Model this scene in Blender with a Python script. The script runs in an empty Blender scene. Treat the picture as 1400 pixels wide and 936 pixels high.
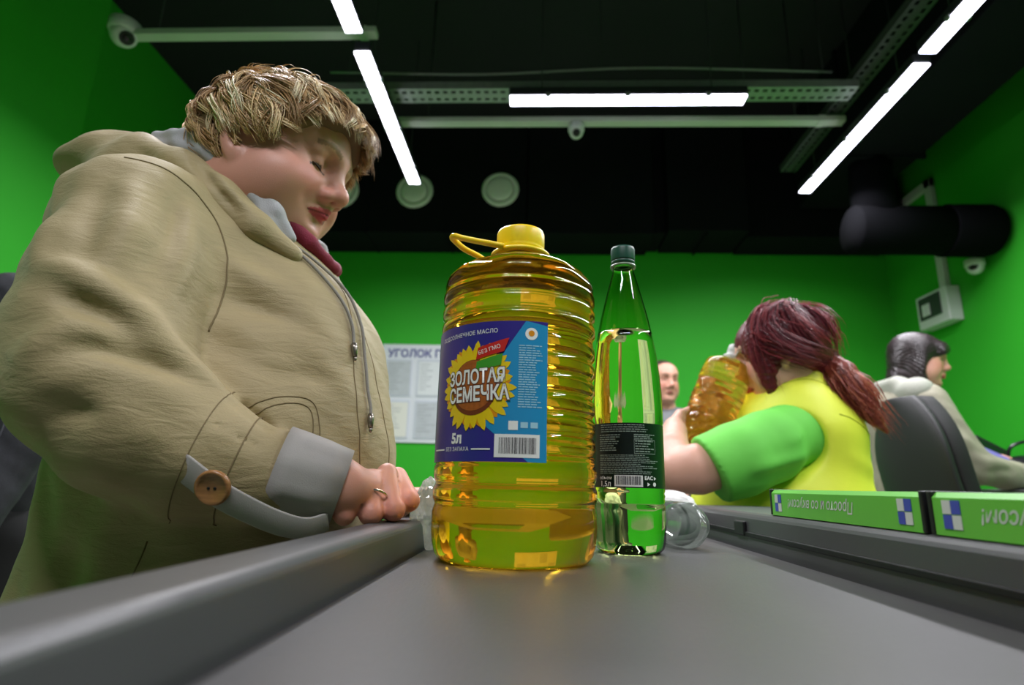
import bpy, bmesh, math, random
import numpy as np
from mathutils import Vector, Matrix
from mathutils.bvhtree import BVHTree

SC = bpy.context.scene
COL = SC.collection
ZC = 0.925                     # eye height of the camera above the floor (belt top is 0.85)

# ---------------------------------------------------------------- camera
cam_d = bpy.data.cameras.new('camera')
cam = bpy.data.objects.new('camera', cam_d)
COL.objects.link(cam)
SC.camera = cam
cam_d.sensor_width = 36.0
cam_d.lens = 36.0 * 786.6 / 1400.0
cam_d.clip_start = 0.01
_yaw, _pitch, _roll = 0.04698, 0.24383, 0.02605
_f = Vector((-math.sin(_yaw) * math.cos(_pitch), math.cos(_yaw) * math.cos(_pitch), math.sin(_pitch)))
_r = Vector((math.cos(_yaw), math.sin(_yaw), 0))
_u = _r.cross(_f)
_r2 = _r * math.cos(_roll) + _u * math.sin(_roll)
_u2 = -_r * math.sin(_roll) + _u * math.cos(_roll)
_m = Matrix((_r2, _u2, -_f)).transposed().to_4x4()
_m.translation = Vector((0, 0, ZC))
cam.matrix_world = _m
cam_d.dof.use_dof = True
cam_d.dof.focus_distance = 0.64
cam_d.dof.aperture_fstop = 4.5

# ---------------------------------------------------------------- world, exposure
world = bpy.data.worlds.new('world')
SC.world = world
world.use_nodes = True
world.node_tree.nodes['Background'].inputs[0].default_value = (0.5, 0.55, 0.6, 1)
world.node_tree.nodes['Background'].inputs[1].default_value = 0.02
SC.view_settings.view_transform = 'Standard'
SC.view_settings.look = 'None'
SC.view_settings.gamma = 1.0
SC.view_settings.use_curve_mapping = False
SC.view_settings.exposure = 0.0
LAMP = 26.0                    # watts of each tube lamp, thrown downwards by its reflector

# ---------------------------------------------------------------- small helpers
def srgb(r, g, b):
    f = lambda c: (c / 255 / 12.92) if c / 255 <= 0.04045 else ((c / 255 + 0.055) / 1.055) ** 2.4
    return (f(r), f(g), f(b), 1.0)

MATS = {}
def mat(name, col=(128, 128, 128), rough=0.6, metal=0.0, spec=0.5, noise=0.0, nscale=20.0, bump=0.0, bscale=200.0,
        emit=None, estr=0.0, sheen=0.0, aniso=None, coat=0.0, attr=None, sss=0.0, stretch=None, crinkle=0.0):
    """principled procedural material: base colour varied by noise, fine bump"""
    if name in MATS: return MATS[name]
    m = bpy.data.materials.new(name); m.use_nodes = True
    nt = m.node_tree; b = nt.nodes['Principled BSDF']; L = nt.links.new
    c = srgb(*col)
    b.inputs['Base Color'].default_value = c
    b.inputs['Roughness'].default_value = rough
    b.inputs['Metallic'].default_value = metal
    b.inputs['Specular IOR Level'].default_value = spec
    b.inputs['Coat Weight'].default_value = coat
    b.inputs['Sheen Weight'].default_value = sheen
    tc = nt.nodes.new('ShaderNodeTexCoord')
    mp = nt.nodes.new('ShaderNodeMapping')
    L(tc.outputs['Object'], mp.inputs[0])
    if stretch: mp.inputs['Scale'].default_value = stretch
    src = None
    if attr:
        a = nt.nodes.new('ShaderNodeAttribute'); a.attribute_name = attr
        src = a.outputs['Color']
    if noise > 0:
        n = nt.nodes.new('ShaderNodeTexNoise'); n.inputs['Scale'].default_value = nscale; n.inputs['Detail'].default_value = 4
        L(mp.outputs[0], n.inputs['Vector'])
        mx = nt.nodes.new('ShaderNodeMix'); mx.data_type = 'RGBA'; mx.blend_type = 'MULTIPLY'
        mx.inputs[0].default_value = 1.0
        rp = nt.nodes.new('ShaderNodeValToRGB')
        rp.color_ramp.elements[0].position = 0.3; rp.color_ramp.elements[1].position = 0.7
        lo = 1 - noise
        rp.color_ramp.elements[0].color = (lo, lo, lo, 1); rp.color_ramp.elements[1].color = (1, 1, 1, 1)
        L(n.outputs['Fac'], rp.inputs[0]); L(rp.outputs[0], mx.inputs[7])
        if src: L(src, mx.inputs[6])
        else: mx.inputs[6].default_value = c
        src = mx.outputs[2]
    if src: L(src, b.inputs['Base Color'])
    if bump > 0:
        n2 = nt.nodes.new('ShaderNodeTexNoise'); n2.inputs['Scale'].default_value = bscale; n2.inputs['Detail'].default_value = 3
        L(mp.outputs[0], n2.inputs['Vector'])
        bp = nt.nodes.new('ShaderNodeBump'); bp.inputs['Strength'].default_value = bump; bp.inputs['Distance'].default_value = 0.002
        L(n2.outputs['Fac'], bp.inputs['Height']); L(bp.outputs[0], b.inputs['Normal'])
        if crinkle > 0:      # small cloth creases
            m3 = nt.nodes.new('ShaderNodeMapping'); m3.inputs['Scale'].default_value = (.55, .55, 1.9); m3.inputs['Rotation'].default_value = (.15, .35, 0)
            L(tc.outputs['Object'], m3.inputs[0])
            n3 = nt.nodes.new('ShaderNodeTexNoise'); n3.inputs['Scale'].default_value = 46; n3.inputs['Detail'].default_value = 5; n3.inputs['Distortion'].default_value = .8
            L(m3.outputs[0], n3.inputs['Vector'])
            b3 = nt.nodes.new('ShaderNodeBump'); b3.inputs['Strength'].default_value = crinkle; b3.inputs['Distance'].default_value = .006
            L(n3.outputs['Fac'], b3.inputs['Height']); L(bp.outputs[0], b3.inputs['Normal']); L(b3.outputs[0], b.inputs['Normal'])
    if sss > 0:
        b.inputs['Subsurface Weight'].default_value = sss
        b.inputs['Subsurface Radius'].default_value = (0.012, 0.005, 0.003)
        b.inputs['Subsurface Scale'].default_value = 0.6
    if emit:
        b.inputs['Emission Color'].default_value = srgb(*emit)
        b.inputs['Emission Strength'].default_value = estr
    MATS[name] = m
    return m

def glass(name, col, rough=0.0, ior=1.45, body=0.0, bodycol=None, thin=False):
    """clear plastic or liquid; body = share of light scattered inside (cloudy oil)"""
    if name in MATS: return MATS[name]
    m = bpy.data.materials.new(name); m.use_nodes = True
    nt = m.node_tree; nt.nodes.clear(); L = nt.links.new
    out = nt.nodes.new('ShaderNodeOutputMaterial')
    if thin:
        tr = nt.nodes.new('ShaderNodeBsdfTransparent'); tr.inputs[0].default_value = srgb(*col)
        gl = nt.nodes.new('ShaderNodeBsdfGlossy'); gl.inputs['Roughness'].default_value = max(rough, 0.03)
        fr = nt.nodes.new('ShaderNodeFresnel'); fr.inputs[0].default_value = ior
        mx = nt.nodes.new('ShaderNodeMixShader')
        L(fr.outputs[0], mx.inputs[0]); L(tr.outputs[0], mx.inputs[1]); L(gl.outputs[0], mx.inputs[2])
        s = mx.outputs[0]
    else:
        g = nt.nodes.new('ShaderNodeBsdfRefraction'); g.inputs['Color'].default_value = srgb(*col)
        g.inputs['Roughness'].default_value = rough; g.inputs['IOR'].default_value = ior
        if body > 0:      # cloudy share of the light scattered inside the liquid
            t = nt.nodes.new('ShaderNodeBsdfTranslucent'); t.inputs[0].default_value = srgb(*(bodycol or col))
            m0 = nt.nodes.new('ShaderNodeMixShader'); m0.inputs[0].default_value = body
            L(g.outputs[0], m0.inputs[1]); L(t.outputs[0], m0.inputs[2]); inner = m0.outputs[0]
        else: inner = g.outputs[0]
        gl = nt.nodes.new('ShaderNodeBsdfGlossy'); gl.inputs['Roughness'].default_value = max(rough, .01)
        fr = nt.nodes.new('ShaderNodeFresnel'); fr.inputs[0].default_value = ior
        mx = nt.nodes.new('ShaderNodeMixShader')
        L(fr.outputs[0], mx.inputs[0]); L(inner, mx.inputs[1]); L(gl.outputs[0], mx.inputs[2])
        s = mx.outputs[0]
    if body > 0 and thin:
        t = nt.nodes.new('ShaderNodeBsdfTranslucent'); t.inputs[0].default_value = srgb(*(bodycol or col))
        mx = nt.nodes.new('ShaderNodeMixShader'); mx.inputs[0].default_value = body
        L(s, mx.inputs[1]); L(t.outputs[0], mx.inputs[2]); s = mx.outputs[0]
    L(s, out.inputs[0])
    MATS[name] = m
    return m

ROOT = {}
def origin(o):
    return ROOT.get(o.name, Vector((0, 0, 0)))

def empty(name, loc, label=None, cat=None, group=None):
    o = bpy.data.objects.new(name, None)
    o.empty_display_size = 0.05
    COL.objects.link(o)
    o.location = loc
    ROOT[o.name] = Vector(loc)
    tag(o, label, cat, group)
    return o

def tag(o, label=None, cat=None, group=None, kind=None):
    if label: o['label'] = label
    if cat: o['category'] = cat
    if group: o['group'] = group
    if kind: o['kind'] = kind
    return o

def link(name, me, material, parent=None, smooth=True):
    """me holds world coordinates; the object hangs below parent"""
    o = bpy.data.objects.new(name, me)
    COL.objects.link(o)
    if material is not None:
        for m_ in (material if isinstance(material, (list, tuple)) else [material]): me.materials.append(m_)
    if parent is not None:
        L = origin(parent)
        me.transform(Matrix.Translation(-L))
        o.parent = parent
        ROOT[o.name] = L
    if smooth:
        me.shade_smooth()
    return o

def base_origin(o):
    """put a lone mesh's origin at its base"""
    me = o.data
    n = len(me.vertices); a = np.empty(n * 3, np.float32); me.vertices.foreach_get('co', a); a = a.reshape(-1, 3)
    c = Vector(((a[:, 0].min() + a[:, 0].max()) / 2, (a[:, 1].min() + a[:, 1].max()) / 2, a[:, 2].min()))
    me.transform(Matrix.Translation(-c)); o.location = c
    ROOT[o.name] = c
    return o

def mesh_np(name, V, F, col=None):
    V = np.asarray(V, np.float32); F = np.asarray(F, np.int32)
    me = bpy.data.meshes.new(name)
    me.vertices.add(len(V)); me.vertices.foreach_set('co', V.ravel())
    k = F.shape[1]
    me.loops.add(F.size); me.loops.foreach_set('vertex_index', F.ravel())
    me.polygons.add(len(F))
    me.polygons.foreach_set('loop_start', np.arange(0, F.size, k, dtype=np.int32))
    me.polygons.foreach_set('loop_total', np.full(len(F), k, np.int32))
    if col is not None:
        a = me.color_attributes.new('Col', 'FLOAT_COLOR', 'POINT')
        c4 = np.ones((len(V), 4), np.float32); c4[:, :3] = col
        a.data.foreach_set('color', c4.ravel())
    me.update(); me.validate()
    return me

def bm_new(): return bmesh.new()
def bm_mesh(bm, name='m'):
    me = bpy.data.meshes.new(name); bmesh.ops.recalc_face_normals(bm, faces=bm.faces[:]); bm.to_mesh(me); bm.free(); return me

def add_box(bm, lo, hi, bev=0.0, mi=0):
    lo = Vector(lo); hi = Vector(hi)
    r = bmesh.ops.create_cube(bm, size=1.0)
    vs = r['verts']
    for v in vs:
        v.co = Vector((lo[i] + (v.co[i] + 0.5) * (hi[i] - lo[i]) for i in range(3)))
    fs = list({f for v in vs for f in v.link_faces})
    for f in fs: f.material_index = mi
    if bev > 0:
        es = list({e for v in vs for e in v.link_edges})
        bmesh.ops.bevel(bm, geom=es, offset=bev, segments=2, affect='EDGES', profile=0.5)
    return vs

def box(name, lo, hi, material, parent=None, bev=0.0, smooth=False):
    bm = bm_new(); add_box(bm, lo, hi, bev)
    o = link(name, bm_mesh(bm), material, parent, smooth=False)
    return o

def tube(bm, pts, r, n=8, closed=False, taper=None, flat=None):
    """sweep a circle (or flat ellipse) along points"""
    pts = [Vector(p) for p in pts]; N = len(pts)
    rings = []
    up = None
    for i, p in enumerate(pts):
        if closed: t = pts[(i + 1) % N] - pts[i - 1]
        else: t = pts[min(i + 1, N - 1)] - pts[max(i - 1, 0)]
        t.normalize()
        if up is None:
            up = Vector((0, 0, 1)) if abs(t.z) < 0.9 else Vector((1, 0, 0))
        s = t.cross(up)
        if s.length < 1e-5: s = t.orthogonal()
        s.normalize(); up = s.cross(t).normalized()
        rr = r if not isinstance(r, (list, tuple)) else r[i]
        fl = flat or 1.0
        ring = []
        for k in range(n):
            a = 2 * math.pi * k / n
            ring.append(bm.verts.new(p + s * math.cos(a) * rr + up * math.sin(a) * rr * fl))
        rings.append(ring)
    M = N if closed else N - 1
    for i in range(M):
        a, b = rings[i], rings[(i + 1) % N]
        for k in range(n):
            bm.faces.new((a[k], a[(k + 1) % n], b[(k + 1) % n], b[k]))
    if not closed:
        bm.faces.new(rings[0][::-1]); bm.faces.new(rings[-1])
    return rings

def lathe(bm, prof, c=(0, 0, 0), n=64, cap0=True, cap1=True, shape=None):
    """prof = [(r, z)...]; shape(angle) scales radius"""
    c = Vector(c); rings = []
    for r, z in prof:
        ring = []
        for k in range(n):
            a = 2 * math.pi * k / n
            q = r * (shape(a, z) if shape else 1.0)
            ring.append(bm.verts.new(c + Vector((q * math.cos(a), q * math.sin(a), z))))
        rings.append(ring)
    for a, b in zip(rings, rings[1:]):
        for k in range(n):
            bm.faces.new((a[k], a[(k + 1) % n], b[(k + 1) % n], b[k]))
    if cap0: bm.faces.new(rings[0][::-1])
    if cap1: bm.faces.new(rings[-1])
    return rings

def spline(pts, n=8):
    """Catmull-Rom through points (tuples of any length)"""
    P = np.asarray(pts, float)
    P = np.vstack([2 * P[0] - P[1], P, 2 * P[-1] - P[-2]])
    out = []
    for i in range(1, len(P) - 2):
        for t in np.linspace(0, 1, n, endpoint=False):
            a, b, c, d = P[i - 1], P[i], P[i + 1], P[i + 2]
            out.append(0.5 * ((2 * b) + (c - a) * t + (2 * a - 5 * b + 4 * c - d) * t ** 2 + (-a + 3 * b - 3 * c + d) * t ** 3))
    out.append(P[-2])
    return np.array(out)

def text_mesh(s, size, align='CENTER', bold=0.0, extrude=0.0, sx=1.0, shear=0.0):
    cu = bpy.data.curves.new('t', 'FONT'); cu.body = s; cu.size = size
    cu.align_x = align; cu.align_y = 'CENTER'; cu.offset = bold; cu.extrude = extrude; cu.resolution_u = 3; cu.shear = shear
    o = bpy.data.objects.new('t', cu); COL.objects.link(o)
    dg = bpy.context.evaluated_depsgraph_get(); dg.update()
    me = bpy.data.meshes.new_from_object(o.evaluated_get(dg))
    bpy.data.objects.remove(o); bpy.data.curves.remove(cu)
    if sx != 1.0: me.transform(Matrix.Diagonal((sx, 1, 1, 1)))
    me.materials.clear()
    return me

# ---------------------------------------------------------------- implicit surfaces
def ell(c, r, rot=None):
    c = np.asarray(c, np.float32); r = np.asarray(r, np.float32)
    R = None if rot is None else np.asarray(rot, np.float32)
    def f(P):
        q = P - c
        if R is not None: q = q @ R
        k0 = np.sqrt(((q / r) ** 2).sum(1)); k1 = np.sqrt(((q / (r * r)) ** 2).sum(1)) + 1e-9
        return k0 * (k0 - 1) / k1
    return f, c, float(r.max())

def cap(a, b, ra, rb):
    a = np.asarray(a, np.float32); b = np.asarray(b, np.float32)
    ba = b - a; L2 = float((ba * ba).sum()) + 1e-12
    def f(P):
        pa = P - a
        h = np.clip(pa @ ba / L2, 0, 1)
        d = pa - h[:, None] * ba
        return np.sqrt((d * d).sum(1)) - (ra + (rb - ra) * h)
    return f, (a + b) / 2, float(math.sqrt(L2) / 2 + max(ra, rb))

def rotm(rx=0, ry=0, rz=0):
    """columns = local axes in parent"""
    M = Matrix.Rotation(rz, 3, 'Z') @ Matrix.Rotation(ry, 3, 'Y') @ Matrix.Rotation(rx, 3, 'X')
    return np.array(M)

class Sdf:
    def __init__(s): s.ops = []; s.T = np.eye(3); s.o = np.zeros(3); s.k = 0.01
    def frame(s, R=None, o=(0, 0, 0), sc=1.0):
        s.T = (np.eye(3) if R is None else np.asarray(R)) * sc; s.o = np.asarray(o, float); s.sc = sc
        return s
    def w(s, p): return s.T @ np.asarray(p, float) + s.o
    def _sc(s): return float(np.linalg.norm(s.T[:, 0]))
    def put(s, prim, mode, k):
        s.ops.append((mode, prim[0], k, np.asarray(prim[1], np.float32), prim[2])); return s
    def e(s, c, r, rot=None, mode='u', k=None):
        sc = s._sc(); R = s.T / sc
        if rot is not None: R = R @ rot
        return s.put(ell(s.w(c), np.asarray(r) * sc, R), mode, (s.k if k is None else k) * sc)
    def c(s, a, b, ra, rb=None, mode='u', k=None):
        sc = s._sc()
        return s.put(cap(s.w(a), s.w(b), ra * sc, (ra if rb is None else rb) * sc), mode, (s.k if k is None else k) * sc)
    def chain(s, pts, mode='u', k=None, kk=None):
        """pts = [(x,y,z,r)...]"""
        for i, (a, b) in enumerate(zip(pts, pts[1:])):
            s.c(a[:3], b[:3], a[3], b[3], mode, k if (i == 0 or kk is None) else kk)
        return s
    def raw(s, fn, c, r, mode='u', k=None):
        return s.put((fn, np.asarray(c, np.float32), r), mode, s.k if k is None else k)
    def ev(s, P, cull=None):
        d = np.full(len(P), 1e3, np.float32)
        for mode, f, k, pc, pr in s.ops:
            if cull is not None:
                if np.linalg.norm(cull[0] - pc) - pr > cull[1] + k + 0.06: continue
            q = f(P)
            if mode == 'u':
                h = np.maximum(k - np.abs(d - q), 0) / max(k, 1e-6)
                d = np.minimum(d, q) - h * h * k * 0.25
            elif mode == 's':
                h = np.maximum(k - np.abs(d + q), 0) / max(k, 1e-6)
                d = np.maximum(d, -q) + h * h * k * 0.25
            elif mode == 'i':
                d = np.maximum(d, q)
            elif mode == 'd':          # displacement: q is added to the distance
                d = d + q
        return d

def mesh_sdf(S, h, lo=None, hi=None, bs=12):
    if lo is None:
        us = [(pc, pr) for m, f, k, pc, pr in S.ops if m == 'u']
        lo = np.min([pc - pr for pc, pr in us], 0) - 3 * h - 0.01; hi = np.max([pc + pr for pc, pr in us], 0) + 3 * h + 0.01
    lo = np.asarray(lo, np.float64); hi = np.asarray(hi, np.float64)
    nb = np.ceil((hi - lo) / (h * bs)).astype(int)
    B = np.stack(np.meshgrid(*[np.arange(n) for n in nb], indexing='ij'), -1).reshape(-1, 3)
    C = (lo + (B + 0.5) * bs * h).astype(np.float32)
    hd = bs * h * 0.5 * 1.7321
    act = np.abs(S.ev(C)) < hd * 1.4 + 0.02
    B = B[act]; C = C[act]
    g = np.arange(bs + 1)
    G = np.stack(np.meshgrid(g, g, g, indexing='ij'), -1).reshape(-1, 3)
    vals = np.empty((len(B), bs + 1, bs + 1, bs + 1), np.float32)
    keep = np.zeros(len(B), bool)
    for i, b in enumerate(B):
        P = (lo + (b * bs + G) * h).astype(np.float32)
        v = S.ev(P, (C[i], hd))
        vals[i] = v.reshape(bs + 1, bs + 1, bs + 1)
        keep[i] = (v.min() < 0) and (v.max() >= 0)
    B = B[keep]; vals = vals[keep]
    s = vals < 0
    N = nb * bs + 2
    def gid(I): return (I[:, 0] * N[1] + I[:, 1]) * N[2] + I[:, 2]
    corners = [(x, y, z) for x in (0, 1) for y in (0, 1) for z in (0, 1)]
    acc = np.zeros(s[:, :-1, :-1, :-1].shape, np.int8)
    for x, y, z in corners:
        acc += s[:, x:x + bs, y:y + bs, z:z + bs]
    idx = np.argwhere((acc > 0) & (acc < 8))
    bi, ijk = idx[:, 0], idx[:, 1:]
    cv = np.stack([vals[bi, ijk[:, 0] + x, ijk[:, 1] + y, ijk[:, 2] + z] for x, y, z in corners], 1)
    pos = np.zeros((len(idx), 3)); cnt = np.zeros(len(idx))
    cc = np.array(corners, float)
    for a in range(8):
        for b_ in range(a + 1, 8):
            if np.abs(cc[a] - cc[b_]).sum() != 1: continue
            va, vb = cv[:, a], cv[:, b_]
            m = (va < 0) != (vb < 0)
            t = np.where(m, va / np.where(m, va - vb, 1), 0)
            pos += m[:, None] * (cc[a] + t[:, None] * (cc[b_] - cc[a])); cnt += m
    pos /= cnt[:, None]
    gi = B[bi] * bs + ijk
    V = lo + (gi + pos) * h
    ids = gid(gi); order = np.argsort(ids); sid = ids[order]
    def look(I):
        q = gid(I); j = np.searchsorted(sid, q); j = np.minimum(j, len(sid) - 1)
        return np.where(sid[j] == q, order[j], -1)
    F = []
    E = np.eye(3, dtype=int)
    for a in range(3):
        b_, c_ = (a + 1) % 3, (a + 2) % 3
        s0 = s[:, :bs, :bs, :bs]
        sl = [slice(0, bs)] * 3; sl[a] = slice(1, bs + 1)
        s1 = s[(slice(None),) + tuple(sl)]
        e = np.argwhere(s0 != s1)
        I = B[e[:, 0]] * bs + e[:, 1:]
        ins = s0[e[:, 0], e[:, 1], e[:, 2], e[:, 3]]
        q = np.stack([look(I), look(I - E[b_]), look(I - E[b_] - E[c_]), look(I - E[c_])], 1)
        ok = (q >= 0).all(1); q = q[ok]; ins = ins[ok]
        q = np.where(ins[:, None], q, q[:, ::-1])
        F.append(q)
    F = np.concatenate(F)
    return V, F

def smooth_np(V, F, it=2, lam=0.5):
    for _ in range(it):
        A = np.zeros_like(V); n = np.zeros(len(V))
        for k in range(4):
            a, b = F[:, k], F[:, (k + 1) % 4]
            for d in range(3):
                A[:, d] += np.bincount(a, V[b, d], len(V)) + np.bincount(b, V[a, d], len(V))
            n += np.bincount(a, minlength=len(V)) + np.bincount(b, minlength=len(V))
        V = V + lam * (A / np.maximum(n, 1)[:, None] - V)
    return V

def sdf_obj(name, S, h, material, parent, colfn=None, smooth=1, lo=None, hi=None):
    V, F = mesh_sdf(S, h, lo, hi)
    V = smooth_np(V, F, smooth)
    me = mesh_np(name, V, F, None if colfn is None else colfn(V))
    return link(name, me, material, parent)
# ================================================================ the room
def W(x, y, z): return Vector((x, y, z + ZC))

M_green = mat('green_wall_paint', (56, 176, 46), 0.6, noise=0.05, nscale=3, bump=0.05, bscale=300, spec=0.2)
M_black = mat('black_ceiling_paint', (30, 29, 36), 0.8, noise=0.25, nscale=2)
M_duct = mat('dark_duct_sheet', (25, 25, 30), 0.9, spec=.1, noise=0.2, nscale=3)
M_floor = mat('grey_floor_tile', (150, 144, 136), 0.35, noise=0.15, nscale=6)
M_white = mat('white_plastic', (215, 216, 214), 0.45, noise=0.03, nscale=10)
M_trunk = mat('white_trunking_plastic', (205, 208, 200), 0.5, noise=0.08, nscale=4)
M_zinc = mat('galvanised_steel', (165, 168, 165), 0.45, metal=0.6, noise=0.15, nscale=30)
M_dark = mat('black_plastic', (20, 20, 22), 0.45)
M_lamp = mat('lamp_diffuser', (240, 240, 255), 0.5, emit=(238, 236, 255), estr=9.0)
M_housing = mat('lamp_housing', (40, 40, 46), 0.5)

XL0, XL1, XR, YB, YF, ZT = -2.57, -2.32, 2.69, 4.3, -4.0, 2.75
def wall(name, lo, hi, m):
    o = box(name, W(*lo), W(*hi), m); o['kind'] = 'structure'; return o
FL = -ZC
wall('floor', (-3.0, YF - .2, FL - .1), (3.0, YB + .2, FL), M_floor)
wall('ceiling', (-3.0, YF - .2, ZT), (3.0, YB + .2, ZT + .1), M_black)
wall('wall_back', (-3.0, YB, FL), (3.0, YB + .15, ZT), M_green)
wall('wall_right', (XR, YF, FL), (XR + .15, YB, ZT), M_green)
wall('wall_left', (XL0 - .15, 2.47, FL), (XL0, YB, ZT), M_green)
wall('wall_left_near', (XL1 - .40, YF, FL), (XL1, 2.47, ZT), M_green)
wall('wall_front', (-3.0, YF - .15, FL), (3.0, YF, ZT), mat('grey_wall_paint', (205, 200, 194), .6))
b = bm_new()
add_box(b, W(XL0, YB - .015, FL), W(XR, YB, FL + .08)); o = link('baseboard_back', bm_mesh(b), M_dark, None, False); o['kind'] = 'structure'
b = bm_new()
add_box(b, W(XR - .015, YF, FL), W(XR, YB - .015, FL + .08)); o = link('baseboard_right', bm_mesh(b), M_dark, None, False); o['kind'] = 'structure'

# ---- tube lamps: slim suspended housings with a glowing diffuser underneath
def make_lamp(L=1.14):
    r = empty('linear_lamp', (0, 0, 0))
    w = 0.038
    b = bm_new(); add_box(b, (-w, -L / 2, 0.004), (w, L / 2, 0.05), 0.008); link('housing', bm_mesh(b), M_housing, r, False)
    b = bm_new(); add_box(b, (-w + .003, -L / 2 + .006, -.006), (w - .003, L / 2 - .006, .004), .003)
    link('diffuser', bm_mesh(b), M_lamp, r, False)
    ld = bpy.data.lights.new('tube_light', 'AREA'); ld.shape = 'RECTANGLE'; ld.size = 2 * w - .008; ld.size_y = L - .016
    ld.energy = LAMP; ld.color = (.965, .955, 1.0); ld.spread = math.radians(162)
    lo = bpy.data.objects.new('tube_light', ld); COL.objects.link(lo); lo.parent = r; lo.location = (0, 0, -.0068)
    for s in (-1, 1):
        for q in (-.38, 0, .38):
            b = bm_new(); add_box(b, (s * w - .006, q - .012, -.006), (s * w + .006, q + .012, .014), .002)
            link('clip', bm_mesh(b), M_zinc, r, False)
        b = bm_new(); tube(b, [(0, s * L * .36, .05), (0, s * L * .36, ZT - 1.8)], .0025, 6); link('suspension_wire', bm_mesh(b), M_housing, r)
    return r

def copy_tree(o, parent=None):
    c = o.copy(); COL.objects.link(c); c.parent = parent
    for ch in list(o.children): copy_tree(ch, c)
    return c

lamp0 = make_lamp()
spots = [(-.79, 2.67, 0, 'glowing tube lamp whose far end hangs before the round ceiling vent'),
         (-.79, 1.43, 0, 'tube lamp cut by the upper frame edge above the blonde woman'),
         (.41, 2.44, 1, 'crosswise glowing tube lamp below the perforated cable tray'),
         (1.65, 2.77, 0, 'glowing tube lamp slanting beside the long dark duct'),
         (1.63, 1.575, 0, 'tube lamp cut by the upper frame edge beside the duct'),
         (1.63, .38, 0, 'tube lamp of the right row, behind the camera'),
         (-.1, -.5, 1, 'added unseen crosswise tube lamp behind the camera, brightening the oil bottle label')]  # last one is an added fill lamp, placed to light the label from the front
for i, (x, y, rot, lab) in enumerate(spots):
    o = lamp0 if i == 0 else copy_tree(lamp0)
    o.location = W(x, y, 1.826); o.rotation_euler.z = math.pi / 2 if rot else 0
    tag(o, lab, 'lamp', 'tube lamps under the ceiling')

# ---- perforated cable tray, plain trunkings
def tray(name, L, w, label, pos, rot, hole=0.042, z=1.93, m=None):
    m = m or M_zinc
    r = empty(name, W(pos[0], pos[1], z), label, 'cable tray')
    n = int(L / hole); b = bm_new()
    # bottom plate with two rows of slots
    xs = [i * hole for i in range(n + 1)]
    for i in range(n):
        for row in (0, 1):
            y0, y1 = -w / 2 + row * w / 2, -w / 2 + (row + 1) * w / 2
            x0, x1 = xs[i], xs[i + 1]
            s = hole * .5 * row
            ix0, ix1 = x0 + hole * .22, x1 - hole * .22
            iy0, iy1 = y0 + w * .17, y1 - w * .17
            o_ = [b.verts.new(p) for p in ((x0, y0, 0), (x1, y0, 0), (x1, y1, 0), (x0, y1, 0))]
            i_ = [b.verts.new(p) for p in ((ix0, iy0, 0), (ix1, iy0, 0), (ix1, iy1, 0), (ix0, iy1, 0))]
            for k in range(4): b.faces.new((o_[k], o_[(k + 1) % 4], i_[(k + 1) % 4], i_[k]))
    bmesh.ops.remove_doubles(b, verts=b.verts[:], dist=1e-5)
    me = bm_mesh(b); o = link('perforated_bottom', me, m, None, False); o.parent = r
    for s in (-1, 1):
        b = bm_new(); add_box(b, (0, s * w / 2 - .001, 0), (n * hole, s * w / 2 + .001, .04))
        o = link('side_flange', bm_mesh(b), m, None, False); o.parent = r
    b = bm_new(); tube(b, [(0, 0, .02), (n * hole * .3, .012, .012), (n * hole * .6, -.01, .014), (n * hole, .005, .02)], .008, 8)
    o = link('cable', bm_mesh(b), M_dark, None); o.parent = r
    for q in (.2, .8):
        b = bm_new(); tube(b, [(n * hole * q, 0, .0), (n * hole * q, 0, ZT - z)], .004, 6)
        o = link('hanger_rod', bm_mesh(b), M_housing, None); o.parent = r
    r.rotation_euler.z = rot
    return r
tray('cable_tray', 2.68, .11, 'perforated steel cable tray running crosswise above the tube lamp', (-1.1, 2.54), .0)
tray('cable_tray', 3.9, .1, 'dark perforated cable tray running lengthwise beside the right lamps', (1.575, -.5), math.pi / 2, z=1.985, m=mat('dark_tray_paint', (62, 66, 64), .6))

def trunking(x0, x1, y, z, w, label, joints=()):
    r = empty('cable_trunking', W((x0 + x1) / 2, y, z), label, 'trunking')
    box('channel', W(x0, y - w / 2, z), W(x1, y + w / 2, z + .03), M_trunk, r, .002)
    for j in joints: box('joint_cover', W(j - .02, y - w / 2 - .003, z - .003), W(j + .02, y + w / 2 + .003, z + .032), M_trunk, r, .002)
    for q in (.1, .9):
        x = x0 + (x1 - x0) * q
        b = bm_new(); tube(b, [W(x, y, z + .03), W(x, y, ZT)], .004, 6); link('hanger_rod', bm_mesh(b), M_housing, r)
    return r
trunking(-.88, 1.62, 2.78, 1.93, .055, 'plain white trunking strip crosswise behind the tube lamp', (1.5,))
trunking(-1.86, -.74, 2.13, 1.93, .05, 'short white trunking strip running from the dome camera on the left', (-.80,))
b = bm_new(); tube(b, [W(*p) for p in spline([(-1.1, 2.52, 2.06), (-.3, 2.53, 2.05), (.5, 2.51, 2.065), (1.45, 2.53, 2.05)], 6)], .006, 8)
tag(link('grey_cable', bm_mesh(b), M_zinc, None), 'thin pale cable stretched just above the crosswise perforated tray', 'cable')
for x in (-1.0, 0.3, 1.4):
    b = bm_new(); tube(b, [W(x, 2.52, 2.06), W(x, 2.52, ZT)], .003, 6); link('cable_hanger', bm_mesh(b), M_housing, bpy.data.objects['grey_cable'])

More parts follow.
